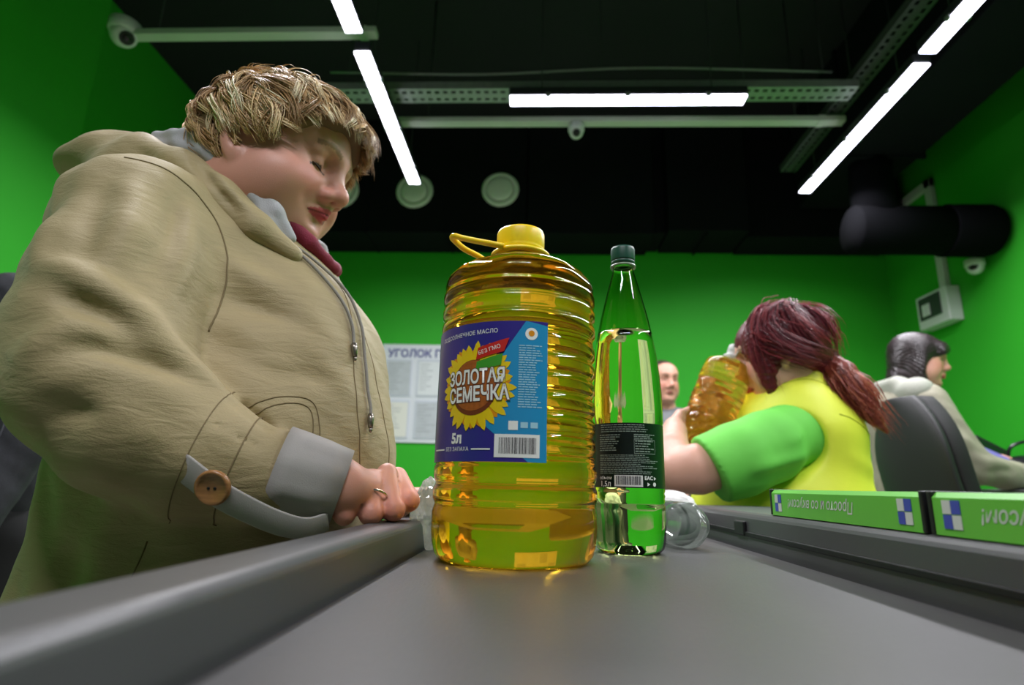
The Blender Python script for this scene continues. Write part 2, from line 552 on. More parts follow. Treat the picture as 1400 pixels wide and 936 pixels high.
# ---- small dome and turret cameras
def turret(name, loc, aim, sc, label, group='security cameras'):
    r = empty(name, loc, label, 'security camera', group)
    q = Vector(aim).normalized()
    rot = q.to_track_quat('Z', 'Y').to_matrix()
    def put(nm, prof, m, par=r, n=32):
        b = bm_new(); lathe(b, [(a * sc, z * sc) for a, z in prof], n=n)
        me = bm_mesh(b); me.transform(rot.to_4x4()); me.transform(Matrix.Translation(loc)); return link(nm, me, m, par)
    bs = bm_new(); lathe(bs, [(.045 * sc, .05 * sc), (.052 * sc, .045 * sc), (.052 * sc, .01 * sc), (.046 * sc, 0)], n=32)
    me = bm_mesh(bs); me.transform(Matrix.Translation(loc)); link('mounting_base', me, M_white, r)
    put('ball', [(.012, -.045), (.03, -.036), (.042, -.015), (.045, .005), (.04, .025), (.028, .038)], M_white)
    put('lens_ring', [(.024, .036), (.025, .041), (.020, .043)], M_dark)
    put('lens', [(.016, .042), (.013, .046), (.007, .048)], mat('lens_glass', (8, 8, 12), .08))
    return r
turret('security_camera', W(-1.9, 2.12, 1.94), (.75, -.35, -.75), 1.25, 'white dome security camera at the left end of the short trunking')
turret('security_camera', W(.19, 2.78, 1.88), (.0, -.75, -.6), .85, 'small white security camera under the trunking behind the tube lamp')
turret('security_camera', W(2.62, 3.36, 1.345), (-.75, -.6, -.05), 1.0, 'white security camera on the right wall above the control box')

# ---- ducts and vents
r = empty('ventilation_duct', W(-.1, 4.1, 1.80), 'long dark rectangular duct across the top of the back wall', 'duct')
box('duct_section', W(XL0 + .02, 3.9, 1.80), W(-.10, 4.28, 2.74), M_duct, r, .004)
box('duct_section', W(-.09, 3.88, 1.79), W(.83, 4.28, 2.74), M_duct, r, .004)
box('duct_section', W(.84, 3.93, 1.82), W(.92, 4.28, 2.74), M_duct, r, .004)
box('duct_section', W(.93, 3.86, 1.81), W(1.5, 4.28, 2.74), M_duct, r, .004)
box('duct_section', W(1.51, 3.94, 1.80), W(2.63, 4.28, 2.74), M_duct, r, .004)
for x in (-1.3, -.7, .2, 1.2): box('flange', W(x, 3.895, 1.792), W(x + .012, 4.28, 2.742), M_duct, r)
r = empty('ventilation_duct', W(2.08, 1.0, 2.0), 'long dark rectangular duct running lengthwise beside the right lamps', 'duct')
ys = [-3.9, -2.4, -1.0, .4, 1.8, 3.2, 3.9]
for a, c in zip(ys, ys[1:]):
    box('duct_section', W(1.87, a + .004, 2.0), W(2.3, c - .004, 2.74), M_duct, r, .004)
for y in ys[1:-1]: box('flange', W(1.85, y - .012, 1.98), W(2.32, y + .012, 2.745), M_duct, r)
M_rd = mat('black_round_duct', (13, 13, 16), .95, spec=.05)
r = empty('round_duct', W(2.1, 3.25, 1.37), 'dark round duct ending at the right wall above the control box', 'duct')
b = bm_new()
def xl(prof, y, z, m, nm, n=40):
    b = bm_new(); rings = []
    for x, rad in prof:
        rings.append([b.verts.new(W(x, y + rad * math.cos(t), z + rad * math.sin(t))) for t in [2 * math.pi * k / n for k in range(n)]])
    for p_, q_ in zip(rings, rings[1:]):
        for k in range(n): b.faces.new((p_[k], p_[(k + 1) % n], q_[(k + 1) % n], q_[k]))
    b.faces.new(rings[0]); b.faces.new(rings[-1][::-1])
    return link(nm, bm_mesh(b), m, r)
xl([(1.86, .14), (1.87, .145), (2.38, .145)], 3.25, 1.53, M_rd, 'pipe')
xl([(2.38, .15), (2.39, .155), (2.63, .155), (2.66, .145), (2.67, .12)], 3.25, 1.53, M_rd, 'end_sleeve')
b = bm_new(); tube(b, [W(2.02, 3.25, 1.60), W(2.02, 3.27, 1.75), W(2.04, 3.30, 1.9), W(2.05, 3.30, 1.995)], .12, 24); link('elbow', bm_mesh(b), M_rd, r)

def vent(x, z, label):
    y = 3.895
    r = empty('round_vent', W(x, y, z), label, 'vent', 'round vents on the dark duct')
    def ring(nm, prof, m):
        b = bm_new(); lathe(b, prof, n=48, cap0=True, cap1=True)
        me = bm_mesh(b); me.transform(Matrix.Rotation(math.pi / 2, 4, 'X')); me.transform(Matrix.Translation(W(x, y, z))); link(nm, me, m, r)
    ring('rim', [(.10, 0), (.138, 0), (.14, .008), (.13, .022), (.112, .026), (.102, .016), (.1, 0)], mat('vent_enamel', (240, 240, 234), .5))
    ring('cone', [(.07, .0), (.098, .012), (.1, .024), (.085, .034), (.05, .038), (.01, .039)], mat('vent_enamel', (190, 192, 186)))
vent(-.945, 2.13, 'round white ceiling vent partly covered by the tube lamp end')
vent(-.30, 2.145, 'round white vent on the dark duct above the big oil bottle')
vent(-1.51, 2.13, "round white vent on the dark duct beside the blonde woman's face")

b = bm_new(); lathe(b, [(.012, 0), (.02, .01), (.03, .012), (.03, .018), (.01, .02), (.01, .1)], W(.08, 2.15, 2.35), 20)
tag(link('sprinkler_head', bm_mesh(b), mat('brass', (150, 120, 60), .35, metal=.8), None), 'small brass sprinkler head on the dark ceiling', 'sprinkler')
base_origin(bpy.data.objects['sprinkler_head'])

# ---- control box with trunking on the right wall
r = empty('wall_control_box', W(2.66, 3.75, 1.10), 'white control box with grey panel under a white conduit', 'control box')
box('casing', W(2.60, 3.60, 1.09), W(XR - .001, 3.90, 1.32), M_white, r, .008)
box('panel', W(2.594, 3.66, 1.15), W(2.602, 3.87, 1.30), mat('smoked_panel', (58, 62, 62), .3), r, .002)
for i, y in enumerate((3.76, 3.80)): box('breaker', W(2.588, y, 1.17), W(2.596, y + .034, 1.25), M_white, r, .002)
box('conduit', W(2.655, 3.67, 1.32), W(XR - .001, 3.73, 2.12), M_trunk, r, .003)
box('conduit', W(2.655, 3.67, 2.06), W(XR - .001, 4.29, 2.12), M_trunk, r, .003)

# ---- notice board on the back wall
r = empty('notice_board', W(-.69, 4.28, .29), 'white customer notice board with paper pockets on the green wall', 'notice board')
M_board = mat('white_board', (222, 224, 232), .4)
X0, X1, Z0, Z1 = -1.2, -.18, .29, 1.04
box('board', W(X0, 4.285, Z0), W(X1, 4.299, Z1), M_board, r, .003)
me = text_mesh('УГОЛОК ПОКУПАТЕЛЯ', .082, 'LEFT', bold=.0028)
me.transform(Matrix.Rotation(math.pi / 2, 4, 'X')); me.transform(Matrix.Translation(W(X0 + .045, 4.2835, Z1 - .075)))
link('title', me, mat('blue_print', (62, 66, 140), .5), r, False)
pw = .205
M_paper = [mat('paper_grey', (196, 200, 206), .7, noise=.12, nscale=18), mat('paper_white', (224, 226, 230), .7), mat('paper_cream', (226, 224, 216), .7)]
for i in range(4):
    for j in range(2):
        x0 = X0 + .035 + i * (pw + .040); z0 = Z0 + .03 + (1 - j) * .315
        pk = box('pocket', W(x0, 4.279, z0), W(x0 + pw, 4.2845, z0 + .285), mat('pocket_plastic', (206, 210, 222), .25), r, .002)
        box('sheet', W(x0 + .012, 4.2775, z0 + .012), W(x0 + pw - .012, 4.2788, z0 + .270), M_paper[(i + j * 2) % 3], pk)
        b = bm_new(); rnd = random.Random(i * 7 + j)
        for k in range(9):
            zz = z0 + .245 - k * .024; ww = rnd.uniform(.3, .85) * (pw - .05)
            add_box(b, W(x0 + .025, 4.2768, zz), W(x0 + .025 + ww, 4.2774, zz + .004))
        link('print_lines', bm_mesh(b), mat('grey_print', (150, 152, 160), .7), pk, False)
b = bm_new(); lathe(b, [(.012, 0), (.011, .004), (.004, .006)], n=16)
me = bm_mesh(b); me.transform(Matrix.Rotation(math.pi / 2, 4, 'X')); me.transform(Matrix.Translation(W(X0 + .055, 4.284, Z0 + .335))); link('mounting_screw', me, M_white, r)
# ================================================================ checkout belt
M_belt = mat('rubber_belt', (64, 63, 63), 0.42, noise=.12, nscale=14, bump=.12, bscale=500, stretch=(1, .25, 1))
M_railL = mat('grey_rail_enamel', (78, 78, 80), 0.36, noise=.06, nscale=9)
M_gap = mat('black_gap', (10, 10, 12), 0.5)
M_cab = mat('dark_cabinet_panel', (52, 52, 56), 0.5, noise=.05)
BZ = -.075
ctr = empty('checkout_counter', W(.06, .3, FL), 'long grey checkout counter with a black rubber conveyor belt', 'checkout counter')
Y0, Y1 = -.55, 1.2
XA, XB = -.128, .282
# belt with rounded ends
b = bm_new()
pr = []
for k in range(9):
    a = math.pi / 2 + math.pi * k / 8
    pr.append((Y0 + .04 + .03 * math.cos(a), BZ - .03 + .03 * math.sin(a)))
for k in range(9):
    a = -math.pi / 2 + math.pi * k / 8
    pr.append((Y1 - .04 + .03 * math.cos(a), BZ - .03 + .03 * math.sin(a)))
A = [b.verts.new(W(XA, y, z)) for y, z in pr]; B = [b.verts.new(W(XB, y, z)) for y, z in pr]
for k in range(len(pr)): b.faces.new((A[k], A[(k + 1) % len(pr)], B[(k + 1) % len(pr)], B[k]))
b.faces.new(A); b.faces.new(B[::-1])
link('conveyor_belt', bm_mesh(b), M_belt, ctr, False)
def rail(nm, prof, m):
    b = bm_new()
    A = [b.verts.new(W(x, Y0 - .02, z)) for x, z in prof]; B = [b.verts.new(W(x, Y1 + .02, z)) for x, z in prof]
    n = len(prof)
    for k in range(n): b.faces.new((A[k], A[(k + 1) % n], B[(k + 1) % n], B[k]))
    b.faces.new(A); b.faces.new(B[::-1])
    o = link(nm, bm_mesh(b), m, ctr, False)
    md = o.modifiers.new('bevel', 'BEVEL'); md.width = .006; md.segments = 3; md.limit_method = 'ANGLE'; md.angle_limit = math.radians(30)
    return o
rail('side_rail', [(-.134, BZ + .002), (-.1335, -.047), (-.139, -.042), (-.178, -.042), (-.187, -.050), (-.188, -.14), (-.134, -.14)], M_railL)
box('belt_gap', W(-.150, Y0, -.13), W(XA, Y1, BZ - .004), M_gap, ctr)
box('belt_gap', W(XB, Y0, -.13), W(.312, Y1, BZ - .006), M_gap, ctr)
rail('side_rail', [(.296, BZ - .002), (.2965, -.036), (.301, -.0275), (.52, -.0275), (.53, -.034), (.53, -.14), (.296, -.14)], M_railL)
box('rail_strip', W(.2935, Y0, -.060), W(.2975, Y1, -.054), M_gap, ctr, .001)
box('cabinet_panel', W(-.175, Y0, FL + .08), W(-.155, Y1, -.14), M_cab, ctr)
box('cabinet_panel', W(.50, Y0, FL + .08), W(.52, .95, -.14), M_cab, ctr)
box('cabinet_panel', W(-.155, Y0, FL + .08), W(.50, Y0 + .02, -.14), M_cab, ctr)
box('cabinet_panel', W(-.155, Y1 - .02, FL + .08), W(.50, Y1, -.14), M_cab, ctr)
box('kick_plate', W(-.145, Y0 + .04, FL), W(.49, Y1 - .04, FL + .08), M_gap, ctr)

# ---- green divider bars lying on the right rail
M_div = mat('green_divider_plastic', (108, 196, 70), .35, noise=.03)
def divider(y0, y1, label):
    r = empty('divider_bar', W(.325, (y0 + y1) / 2, -.0275), label, 'divider bar', 'green checkout dividers')
    zb, zt = -.0275, .0035
    b = bm_new()
    pr = [(.302, zb), (.302, zt - .004), (.306, zt), (.344, zt), (.348, zt - .004), (.348, zb)]
    A = [b.verts.new(W(x, y0 + .004, z)) for x, z in pr]; B = [b.verts.new(W(x, y1 - .004, z)) for x, z in pr]
    for k in range(6): b.faces.new((A[k], A[(k + 1) % 6], B[(k + 1) % 6], B[k]))
    b.faces.new(A); b.faces.new(B[::-1]); link('body', bm_mesh(b), M_div, r, False)
    for a, c in ((y0, y0 + .005), (y1 - .005, y1)): box('end_cap', W(.3012, a, zb), W(.3488, c, zt + .0008), M_dark, r, .001)
    M_bl = mat('divider_blue', (66, 78, 176), .5); M_wh = mat('divider_white', (208, 212, 206), .5)
    for yy in (y0 + .016, y1 - .034):
        em = None
        for i in range(2):
            for j in range(2):
                m = M_bl if (i + j) % 2 else M_wh
                box('emblem_square', W(.3014, yy + i * .0095, zb + .005 + j * .0105), W(.3019, yy + i * .0095 + .0088, zb + .005 + j * .0105 + .0098), m, r)
    me = text_mesh('Просто и со вкусом!', .0155, 'CENTER', bold=.0001, sx=.95, shear=.25)
    # printed on the side towards the shopper, lying upside down
    me.transform(Matrix(((0, 0, 0, 0), (1, 0, 0, 0), (0, -1, 0, 0), (0, 0, 0, 1))))
    me.transform(Matrix.Translation(W(.3017, (y0 + y1) / 2 + .025, zb + .0155)))
    link('slogan', me, M_wh, r, False)
    return r
divider(.478, .782, 'green divider bar lying on the rail before the cashier in yellow')
divider(.168, .473, 'nearer green divider bar cut off by the right frame edge')
# ================================================================ bottles
M_oil = glass('sunflower_oil', (252, 224, 112), 0.0, 1.42, body=.13, bodycol=(230, 178, 44))
M_pet = glass('clear_pet', (250, 250, 240), 0.02, 1.25, thin=True)
M_yel = mat('yellow_plastic', (255, 220, 36), .35, sss=.3)
M_lblp = mat('label_purple', (58, 46, 142), .3); M_lblb = mat('label_blue', (44, 150, 206), .3)
M_w = mat('print_white', (250, 249, 247), .45); M_pet_y = mat('petal_yellow', (250, 214, 26), .4, noise=.1, nscale=90)
M_pet_o = mat('petal_orange', (232, 150, 24), .4); M_seed = mat('seed_brown', (186, 98, 36), .5, noise=.3, nscale=260)
M_seed2 = mat('seed_dark', (120, 52, 22), .5); M_red = mat('print_red', (206, 38, 34), .4); M_grn = mat('print_green', (70, 160, 50), .4)
M_ink = mat('print_black', (24, 22, 26), .5); M_or = mat('outline_brown', (92, 40, 26), .5)

class Wrap:
    """flat artwork in metres (u right, v up) wrapped round an upright cylinder"""
    def __init__(s, c, R, th0, parent): s.c = Vector(c); s.R = R; s.th = th0; s.p = parent
    def go(s, name, me, m, off, parent=None):
        bm = bm_new(); bm.from_mesh(me); bpy.data.meshes.remove(me)
        us = [v.co.x for v in bm.verts]
        if not us: bm.free(); return None
        u = math.floor(min(us) / .004) * .004
        while u < max(us):
            bmesh.ops.bisect_plane(bm, geom=bm.verts[:] + bm.edges[:] + bm.faces[:], plane_co=(u, 0, 0), plane_no=(1, 0, 0), dist=1e-6)
            u += .004
        for v in bm.verts:
            t = s.th + v.co.x / s.R
            q = s.R + off
            v.co = s.c + Vector((q * math.sin(t), -q * math.cos(t), v.co.y))
        for f in bm.faces:
            f.normal_update()
            cc = f.calc_center_median() - s.c; cc.z = 0
            if f.normal.dot(cc) < 0: f.normal_flip()
        me2 = bpy.data.meshes.new(name); bm.to_mesh(me2); bm.free()
        return link(name, me2, m, parent or s.p, True)
    def poly(s, name, polys, m, off, parent=None):
        bm = bm_new()
        for pl in polys: bm.faces.new([bm.verts.new((a, b_, 0)) for a, b_ in pl])
        me = bpy.data.meshes.new(name); bm.to_mesh(me); bm.free()
        return s.go(name, me, m, off, parent)
    def text(s, name, tx, size, u, v, m, off, align='CENTER', bold=0, sx=1., rot=0., parent=None, sy=1.):
        me = text_mesh(tx, size, align, bold, sx=sx)
        me.transform(Matrix.Translation((u, v, 0)) @ Matrix.Rotation(rot, 4, 'Z') @ Matrix.Diagonal((1, sy, 1, 1)))
        return s.go(name, me, m, off, parent)

def rect(u0, v0, u1, v1): return [(u0, v0), (u1, v0), (u1, v1), (u0, v1)]
def disc(u, v, r, n=24, ry=None): return [(u + r * math.cos(2 * math.pi * k / n), v + (ry or r) * math.sin(2 * math.pi * k / n)) for k in range(n)]
def lines(rnd, u0, u1, v0, v1, dv, h):
    out = []; v = v1
    while v > v0:
        u = u0
        end = u1 - rnd.uniform(0, .35) * (u1 - u0)
        while u < end - .001:
            w = min(rnd.uniform(.002, .007), end - u)
            out.append(rect(u, v - h, u + w, v)); u += w + .0008
        v -= dv
    return out
def barcode(rnd, u0, u1, v0, v1):
    out = []; u = u0
    while u < u1:
        w = rnd.choice((.0004, .0006, .0009)); out.append(rect(u, v0, min(u + w, u1), v1)); u += w + rnd.choice((.0004, .0006, .0008))
    return out

# ---- five-litre oil bottle
BC = W(-.0225, .632, BZ); R5 = .0865
def prof5():
    P = [(.0, .004), (.055, .002), (.07, .0), (.078, .002), (.0825, .008), (.085, .018)]
    def band(z0, z1, n, dep, rr):
        for i in range(n):
            for k in range(8):
                t = (i + k / 8) / n
                a = (k / 8) * 2 * math.pi
                P.append((rr - dep * (0.5 + 0.5 * math.cos(a)) ** 3, z0 + (z1 - z0) * t))
    P += [(.0865, .03), (.0866, .048)]
    band(.056, .098, 2, .0026, .0868)
    P += [(.0848, .098), (.0836, .101), (.0846, .104)]
    band(.106, .226, 6, .0032, .0856)
    P += [(.0835, .228)]
    band(.232, .286, 3, .0034, .0862)
    P += [(.0845, .288), (.0848, .292), (.083, .299), (.077, .307), (.067, .314), (.055, .320), (.044, .3245), (.035, .3275), (.0295, .3295), (.0275, .332), (.0270, .335)]
    return P
bot = empty('oil_bottle', BC, 'large ribbed five-litre bottle of golden oil with yellow cap and sunflower label', 'bottle')
def sh5(a, z):
    # slanted hand-hold facets pressed into the shoulder
    if z < .288: return 1.0
    t = min((z - .288) / .012, 1) * max(0, min(1, (.329 - z) / .008))
    return 1 - .035 * t * max(0, math.cos(4 * (a + .5)))
b = bm_new(); lathe(b, prof5(), BC, 96, shape=sh5); link('body', bm_mesh(b), M_oil, bot)
b = bm_new(); lathe(b, [(.0262, .333), (.0262, .346), (.0245, .347), (.0245, .334)], BC, 48, False, False)
link('neck', bm_mesh(b), M_pet, bot)
# neck ring + cap
b = bm_new(); lathe(b, [(.0275, .3335), (.0335, .3325), (.0352, .3345), (.0345, .337), (.0295, .3395), (.0275, .339)], BC, 64, False, False)
link('neck_ring', bm_mesh(b), M_yel, bot)
cp = [(.0266, .339), (.0276, .340), (.0280, .343), (.0276, .3445), (.0279, .3455), (.0279, .3625), (.0268, .3655), (.0235, .3668), (.012, .3668), (.001, .3666)]
b = bm_new(); lathe(b, cp, BC, 96, True, True, shape=lambda a, z: 1 + (.006 * math.cos(48 * a) if .3455 <= z <= .3626 else 0)); link('cap', bm_mesh(b), M_yel, bot)
b = bm_new()
hp = [(-.018, -.030, .3365), (-.030, -.030, .339), (-.050, -.020, .347), (-.070, -.009, .356), (-.078, -.006, .3595), (-.081, .0, .3595), (-.078, .006, .3575), (-.068, .010, .350), (-.052, .020, .345), (-.036, .028, .337), (-.018, .031, .3355)]
tube(b, [BC + Vector(q) for q in spline(hp, 5)], .0042, 10, flat=.8); link('carry_handle', bm_mesh(b), M_yel, bot)

LW = Wrap(BC + Vector((0, 0, .1645)), R5 + .0004, math.radians(-34), bot)
u0, u1, v0, v1 = -.086, .084, -.068, .0685
lab = LW.poly('label', [rect(u0, v0, u1, v1)], M_lblp, .0)
# the sheet needs both sides so that the oil shows its back
LW.poly('blue_field', [[(u1, v1 - .004), (u1, v0), (.066, v0), (.018, -.03), (.03, .02), (.062, v1)]], M_lblb, .0002, lab)
LW.poly('blue_field', [[(u0, v1), (-.072, .03), (-.066, -.03), (u0, v0)]], M_lblb, .0002, lab)
rnd = random.Random(5)
cu, cv = .009, .004
def petal(a, r0, r1, w):
    ca, sa = math.cos(a), math.sin(a); P = []
    for t, ww in ((0, .35), (.3, .9), (.6, 1), (.85, .6), (1, .0), (.85, -.6), (.6, -1), (.3, -.9), (0, -.35)):
        rr = r0 + (r1 - r0) * t
        P.append((cu + ca * rr - sa * ww * w, cv + sa * rr + ca * ww * w))
    return P
LW.poly('sunflower_petals', [petal(2 * math.pi * (k + .5) / 26, .022, rnd.uniform(.037, .042), .0046) for k in range(26)], M_pet_o, .0004, lab)
LW.poly('sunflower_petals', [petal(2 * math.pi * k / 26 + rnd.uniform(-.05, .05), .02, rnd.uniform(.041, .046), .0042) for k in range(26)], M_pet_y, .0006, lab)
LW.poly('sunflower_centre', [disc(cu, cv - .001, .0265, 40, .0275)], M_seed2, .0008, lab)
LW.poly('sunflower_centre', [disc(cu, cv + .001, .0245, 40, .025)], M_seed, .0010, lab)
for k, (tx, sz, uu, vv) in enumerate((('ЗОЛОТАЯ', .0150, .0105, .0125), ('СЕМЕЧКА', .0156, .013, -.0045))):
    LW.text('brand_outline', tx, sz, uu, vv, M_or, .0012, bold=.0011, rot=.03, parent=lab, sx=.9, sy=1.25)
    LW.text('brand_lettering', tx, sz, uu, vv, M_w, .0014, bold=.00045, rot=.03, parent=lab, sx=.9, sy=1.25)
LW.text('top_line', 'ПОДСОЛНЕЧНОЕ МАСЛО', .0060, -.004, .0575, M_w, .0004, parent=lab, rot=.03)
LW.poly('ribbon', [[(.012, .030), (.014, .042), (.042, .050), (.046, .051), (.041, .0375)]], M_red, .0012, lab)
LW.poly('ribbon', [[(.012, .018), (.013, .028), (.040, .0355), (.0385, .024)]], M_grn, .0012, lab)
LW.text('ribbon_text', 'БЕЗ ГМО', .0055, .026, .0395, M_w, .0014, rot=.28, parent=lab)
LW.text('volume', '5л', .0135, -.009, -.0465, M_w, .0004, bold=.0006, parent=lab)
LW.text('claim', 'БЕЗ ЗАПАХА', .0052, -.009, -.0565, M_w, .0004, parent=lab)
LW.poly('rule', [rect(-.052, -.0572, -.028, -.0558)], M_w, .0004, lab)
LW.poly('rule', [rect(.010, -.0572, .030, -.0558)], M_w, .0004, lab)
LW.poly('badge', [disc(.0675, .0555, .0062)], M_w, .0004, lab)
LW.poly('badge', [disc(.0675, .056, .0030)], M_pet_o, .0006, lab)
LW.poly('small_print', lines(rnd, .0555, .079, -.018, .044, .0024, .0010), mat('print_pale', (170, 215, 236), .5), .0004, lab)
LW.poly('small_print', lines(rnd, -.084, -.074, -.050, .052, .0026, .0012), mat('print_pale'), .0004, lab)
LW.poly('icon', [rect(.047, -.0385, .056, -.030)], M_w, .0004, lab)
LW.poly('icon', [rect(.0585, -.0365, .0655, -.031), rect(.068, -.0365, .075, -.031)], mat('print_pale'), .0004, lab)
LW.poly('barcode', [rect(.034, -.064, .077, -.0425)], M_w, .0004, lab)
LW.poly('barcode_bars', barcode(rnd, .0385, .0735, -.0605, -.0455), M_ink, .0006, lab)

# ---- green bottle
GC = W(.114, .742, BZ); RG = .0452
M_lime = glass('lime_drink', (244, 253, 205), 0.0, 1.34)
M_gpet = glass('green_pet', (236, 250, 215), 0.0, 1.45)
gb = empty('drink_bottle', GC, 'tall tapering clear green bottle with dark green cap and black label', 'bottle')
lev = .272
P = [(.001, .012), (.012, .012), (.022, .003), (.030, .0), (.036, .001), (.041, .006), (.0432, .014), (.0442, .03), (.0448, .05), (.0446, .055), (.0436, .058), (.0446, .061), (.0436, .064), (.0446, .067), (.0436, .070), (.0447, .073), (.0442, .076), (.0442, .152), (.0452, .156), (.0452, .175), (.0446, .195), (.0432, .215), (.0408, .24), (.0372, .262)]
top = [(.0352, lev), (.0318, .29), (.0270, .31), (.0220, .33), (.0180, .345), (.0150, .356), (.0138, .362), (.0135, .368)]
def shg(a, z):
    if .17 < z < lev + .001:   # soft vertical flutes
        return 1 + .006 * math.cos(10 * a) * min(1, (z - .17) / .02)
    if z < .04: return 1 + .02 * math.cos(5 * a) * (1 - z / .04)
    return 1
b = bm_new(); lathe(b, P + [(.0352, lev), (.0345, lev + .0004)], GC, 80, shape=shg); link('body', bm_mesh(b), M_lime, gb)
b = bm_new()
inner = [(r - .0009, z) for r, z in top]
lathe(b, [(r, z + .0006) for r, z in top] + [(r, z) for r, z in inner[::-1]] , GC, 80, False, False)
o = link('empty_shoulder', bm_mesh(b), M_gpet, gb)
b = bm_new(); lathe(b, [(.0142, .3665), (.0170, .3662), (.0172, .3685), (.0142, .3695)], GC, 40, False, False); link('neck_ring', bm_mesh(b), mat('pale_pet_ring', (150, 170, 150), .2), gb)
M_gcap = mat('dark_green_cap', (18, 74, 58), .4)
b = bm_new(); lathe(b, [(.0142, .3705), (.0160, .3705), (.0162, .3735), (.0157, .3745)], GC, 48, False, False); link('tamper_ring', bm_mesh(b), M_gcap, gb)
b = bm_new(); lathe(b, [(.0140, .3755), (.0158, .3755), (.0160, .377), (.0160, .3915), (.0152, .3945), (.012, .3955), (.001, .3956)], GC, 120, True, True, shape=lambda a, z: 1 + (.012 * math.cos(60 * a) if .376 < z < .392 else 0)); link('cap', bm_mesh(b), M_gcap, gb)
GW = Wrap(GC + Vector((0, 0, .114)), RG - .0004, math.radians(-6), gb)
gl = GW.poly('label', [rect(-.0708, -.038, .0708, .038), ], mat('label_black_green', (12, 26, 24), .35, noise=.3, nscale=300), 0)
gl2 = gl
M_lt = mat('print_grey', (150, 165, 155), .5); rnd = random.Random(9)
GW.poly('small_print', lines(rnd, -.036, .03, .0265, .036, .0026, .0010), M_lt, .0003, gl2)
GW.poly('small_print', lines(rnd, -.038, -.010, .0035, .024, .0026, .0010), M_lt, .0003, gl2)
GW.poly('small_print', lines(rnd, .006, .034, .0195, .0245, .0022, .0010), M_lt, .0003, gl2)
GW.poly('table_frame', [rect(.006, .0175, .034, .0181), rect(.006, .0015, .034, .0021), rect(.006, .0015, .0064, .018), rect(.0336, .0015, .034, .018)], M_lt, .0003, gl2)
GW.poly('table_print', lines(rnd, .0075, .033, .0035, .0170, .003, .0014), M_lt, .0003, gl2)
GW.poly('small_print', lines(rnd, -.038, .04, -.0225, .0, .0021, .0008), M_lt, .0003, gl2)
GW.poly('barcode', [rect(-.018, -.0365, .0155, -.0235)], M_w, .0003, gl2)
GW.poly('barcode_bars', barcode(rnd, -.016, .0135, -.0345, -.0245), M_ink, .0005, gl2)
GW.text('volume_word', 'объем', .0055, -.030, -.0270, M_w, .0003, parent=gl2)
GW.text('volume', '1,5л', .0088, -.030, -.0340, M_w, .0003, parent=gl2, bold=.0001)
GW.text('conformity_mark', 'EAC', .0062, .0235, -.0265, M_w, .0003, parent=gl2, bold=.0002)
GW.poly('icon', [disc(.032, -.0268, .0024, 3), disc(.0225, -.0335, .0026, 3), disc(.0315, -.0335, .0024, 12)], M_w, .0003, gl2)
# ================================================================ figures: shared anatomy
def build_head(S, R, o, sc=1.0, plump=1.0, neck_to=None, neck_r=.058, lf=1.0):
    """x forward, y left, z up, origin between the ears; chin near z=-.112*lf, crown +.115"""
    p = plump
    S.frame(R, o, sc)
    S.k = .02
    def q(x, y, z): return (x, y, z * lf if z < 0 else z)
    def E(c, r, **kw): S.e(q(*c), r, **kw)
    def K(a, b_, *r, **kw): S.c(q(*a), q(*b_), *r, **kw)
    E((-.012, 0, .032), (.097, .077, .083))
    E((.028, 0, -.03), (.062, .062 * p, .08 * lf), k=.03)
    E((.045, 0, .045), (.044, .058, .045), k=.03)
    for s in (-1, 1):
        E((.046, s * .036 * p, -.036), (.036, .030 * p, .038 * lf), k=.022)
        E((.018, s * .045 * p, -.068), (.045, .026, .03), k=.03)
    E((.066, 0, -.096), (.021, .024, .017), k=.02)
    E((.03, 0, -.098), (.045, .046 * p, .026), k=.03)
    K((.080, -.032, .031), (.080, .032, .031), .010, k=.02)
    E((.086, 0, .02), (.01, .012, .02), k=.02)
    for s in (-1, 1):
        E((.092, s * .031, .010), (.016, .020, .0125), mode='s', k=.014)
        E((.0715, s * .0315, .0085), (.0135, .0145, .0125), k=.003)
        K((.0845, s * .044, .0030), (.0868, s * .021, .0025), .0011, mode='s', k=.003)
        E((.074, s * .033, .021), (.012, .017, .007), rot=rotm(s * -.12), k=.007)
        K((.101, s * .0215, -.032), (.086, s * .035, -.060), .002, mode='s', k=.016)
    K((.086, 0, .016), (.103, 0, -.024), .0085, .0115, k=.012)
    E((.1045, 0, -.029), (.0132, .0130, .0122), k=.008)
    for s in (-1, 1):
        E((.094, s * .0140, -.036), (.0120, .0080, .0090), k=.006)
        E((.1000, s * .0068, -.0425), (.0055, .0032, .0035), mode='s', k=.002)
    K((.090, 0, -.044), (.090, 0, -.056), .007, k=.012)
    for s in (-1, 1):
        K((.0945, s * .0, -.0580), (.080, s * .0225, -.068), .0062, .003, k=.004)
        K((.0925, s * .0, -.0715), (.079, s * .0205, -.0705), .0070, .003, k=.004)
        K((.103, 0, -.0645), (.083, s * .025, -.076), .0011, mode='s', k=.0025)
    K((.092, -.012, -.085), (.092, .012, -.085), .005, mode='s', k=.012)
    for s in (-1, 1):
        Re = rotm(0, -.25, s * -.45)
        E((-.006, s * .079, -.006), (.018, .0055, .029), rot=Re, k=.006)
        E((-.002, s * .083, .0), (.0115, .0045, .019), rot=Re, mode='s', k=.004)
        E((.002, s * .077, -.031), (.008, .006, .010), k=.006)
    if neck_to is not None:
        a = S.w((-.022, 0, -.055)); S.frame(); S.c(a, neck_to, neck_r * sc, neck_r * sc * 1.1, k=.03)

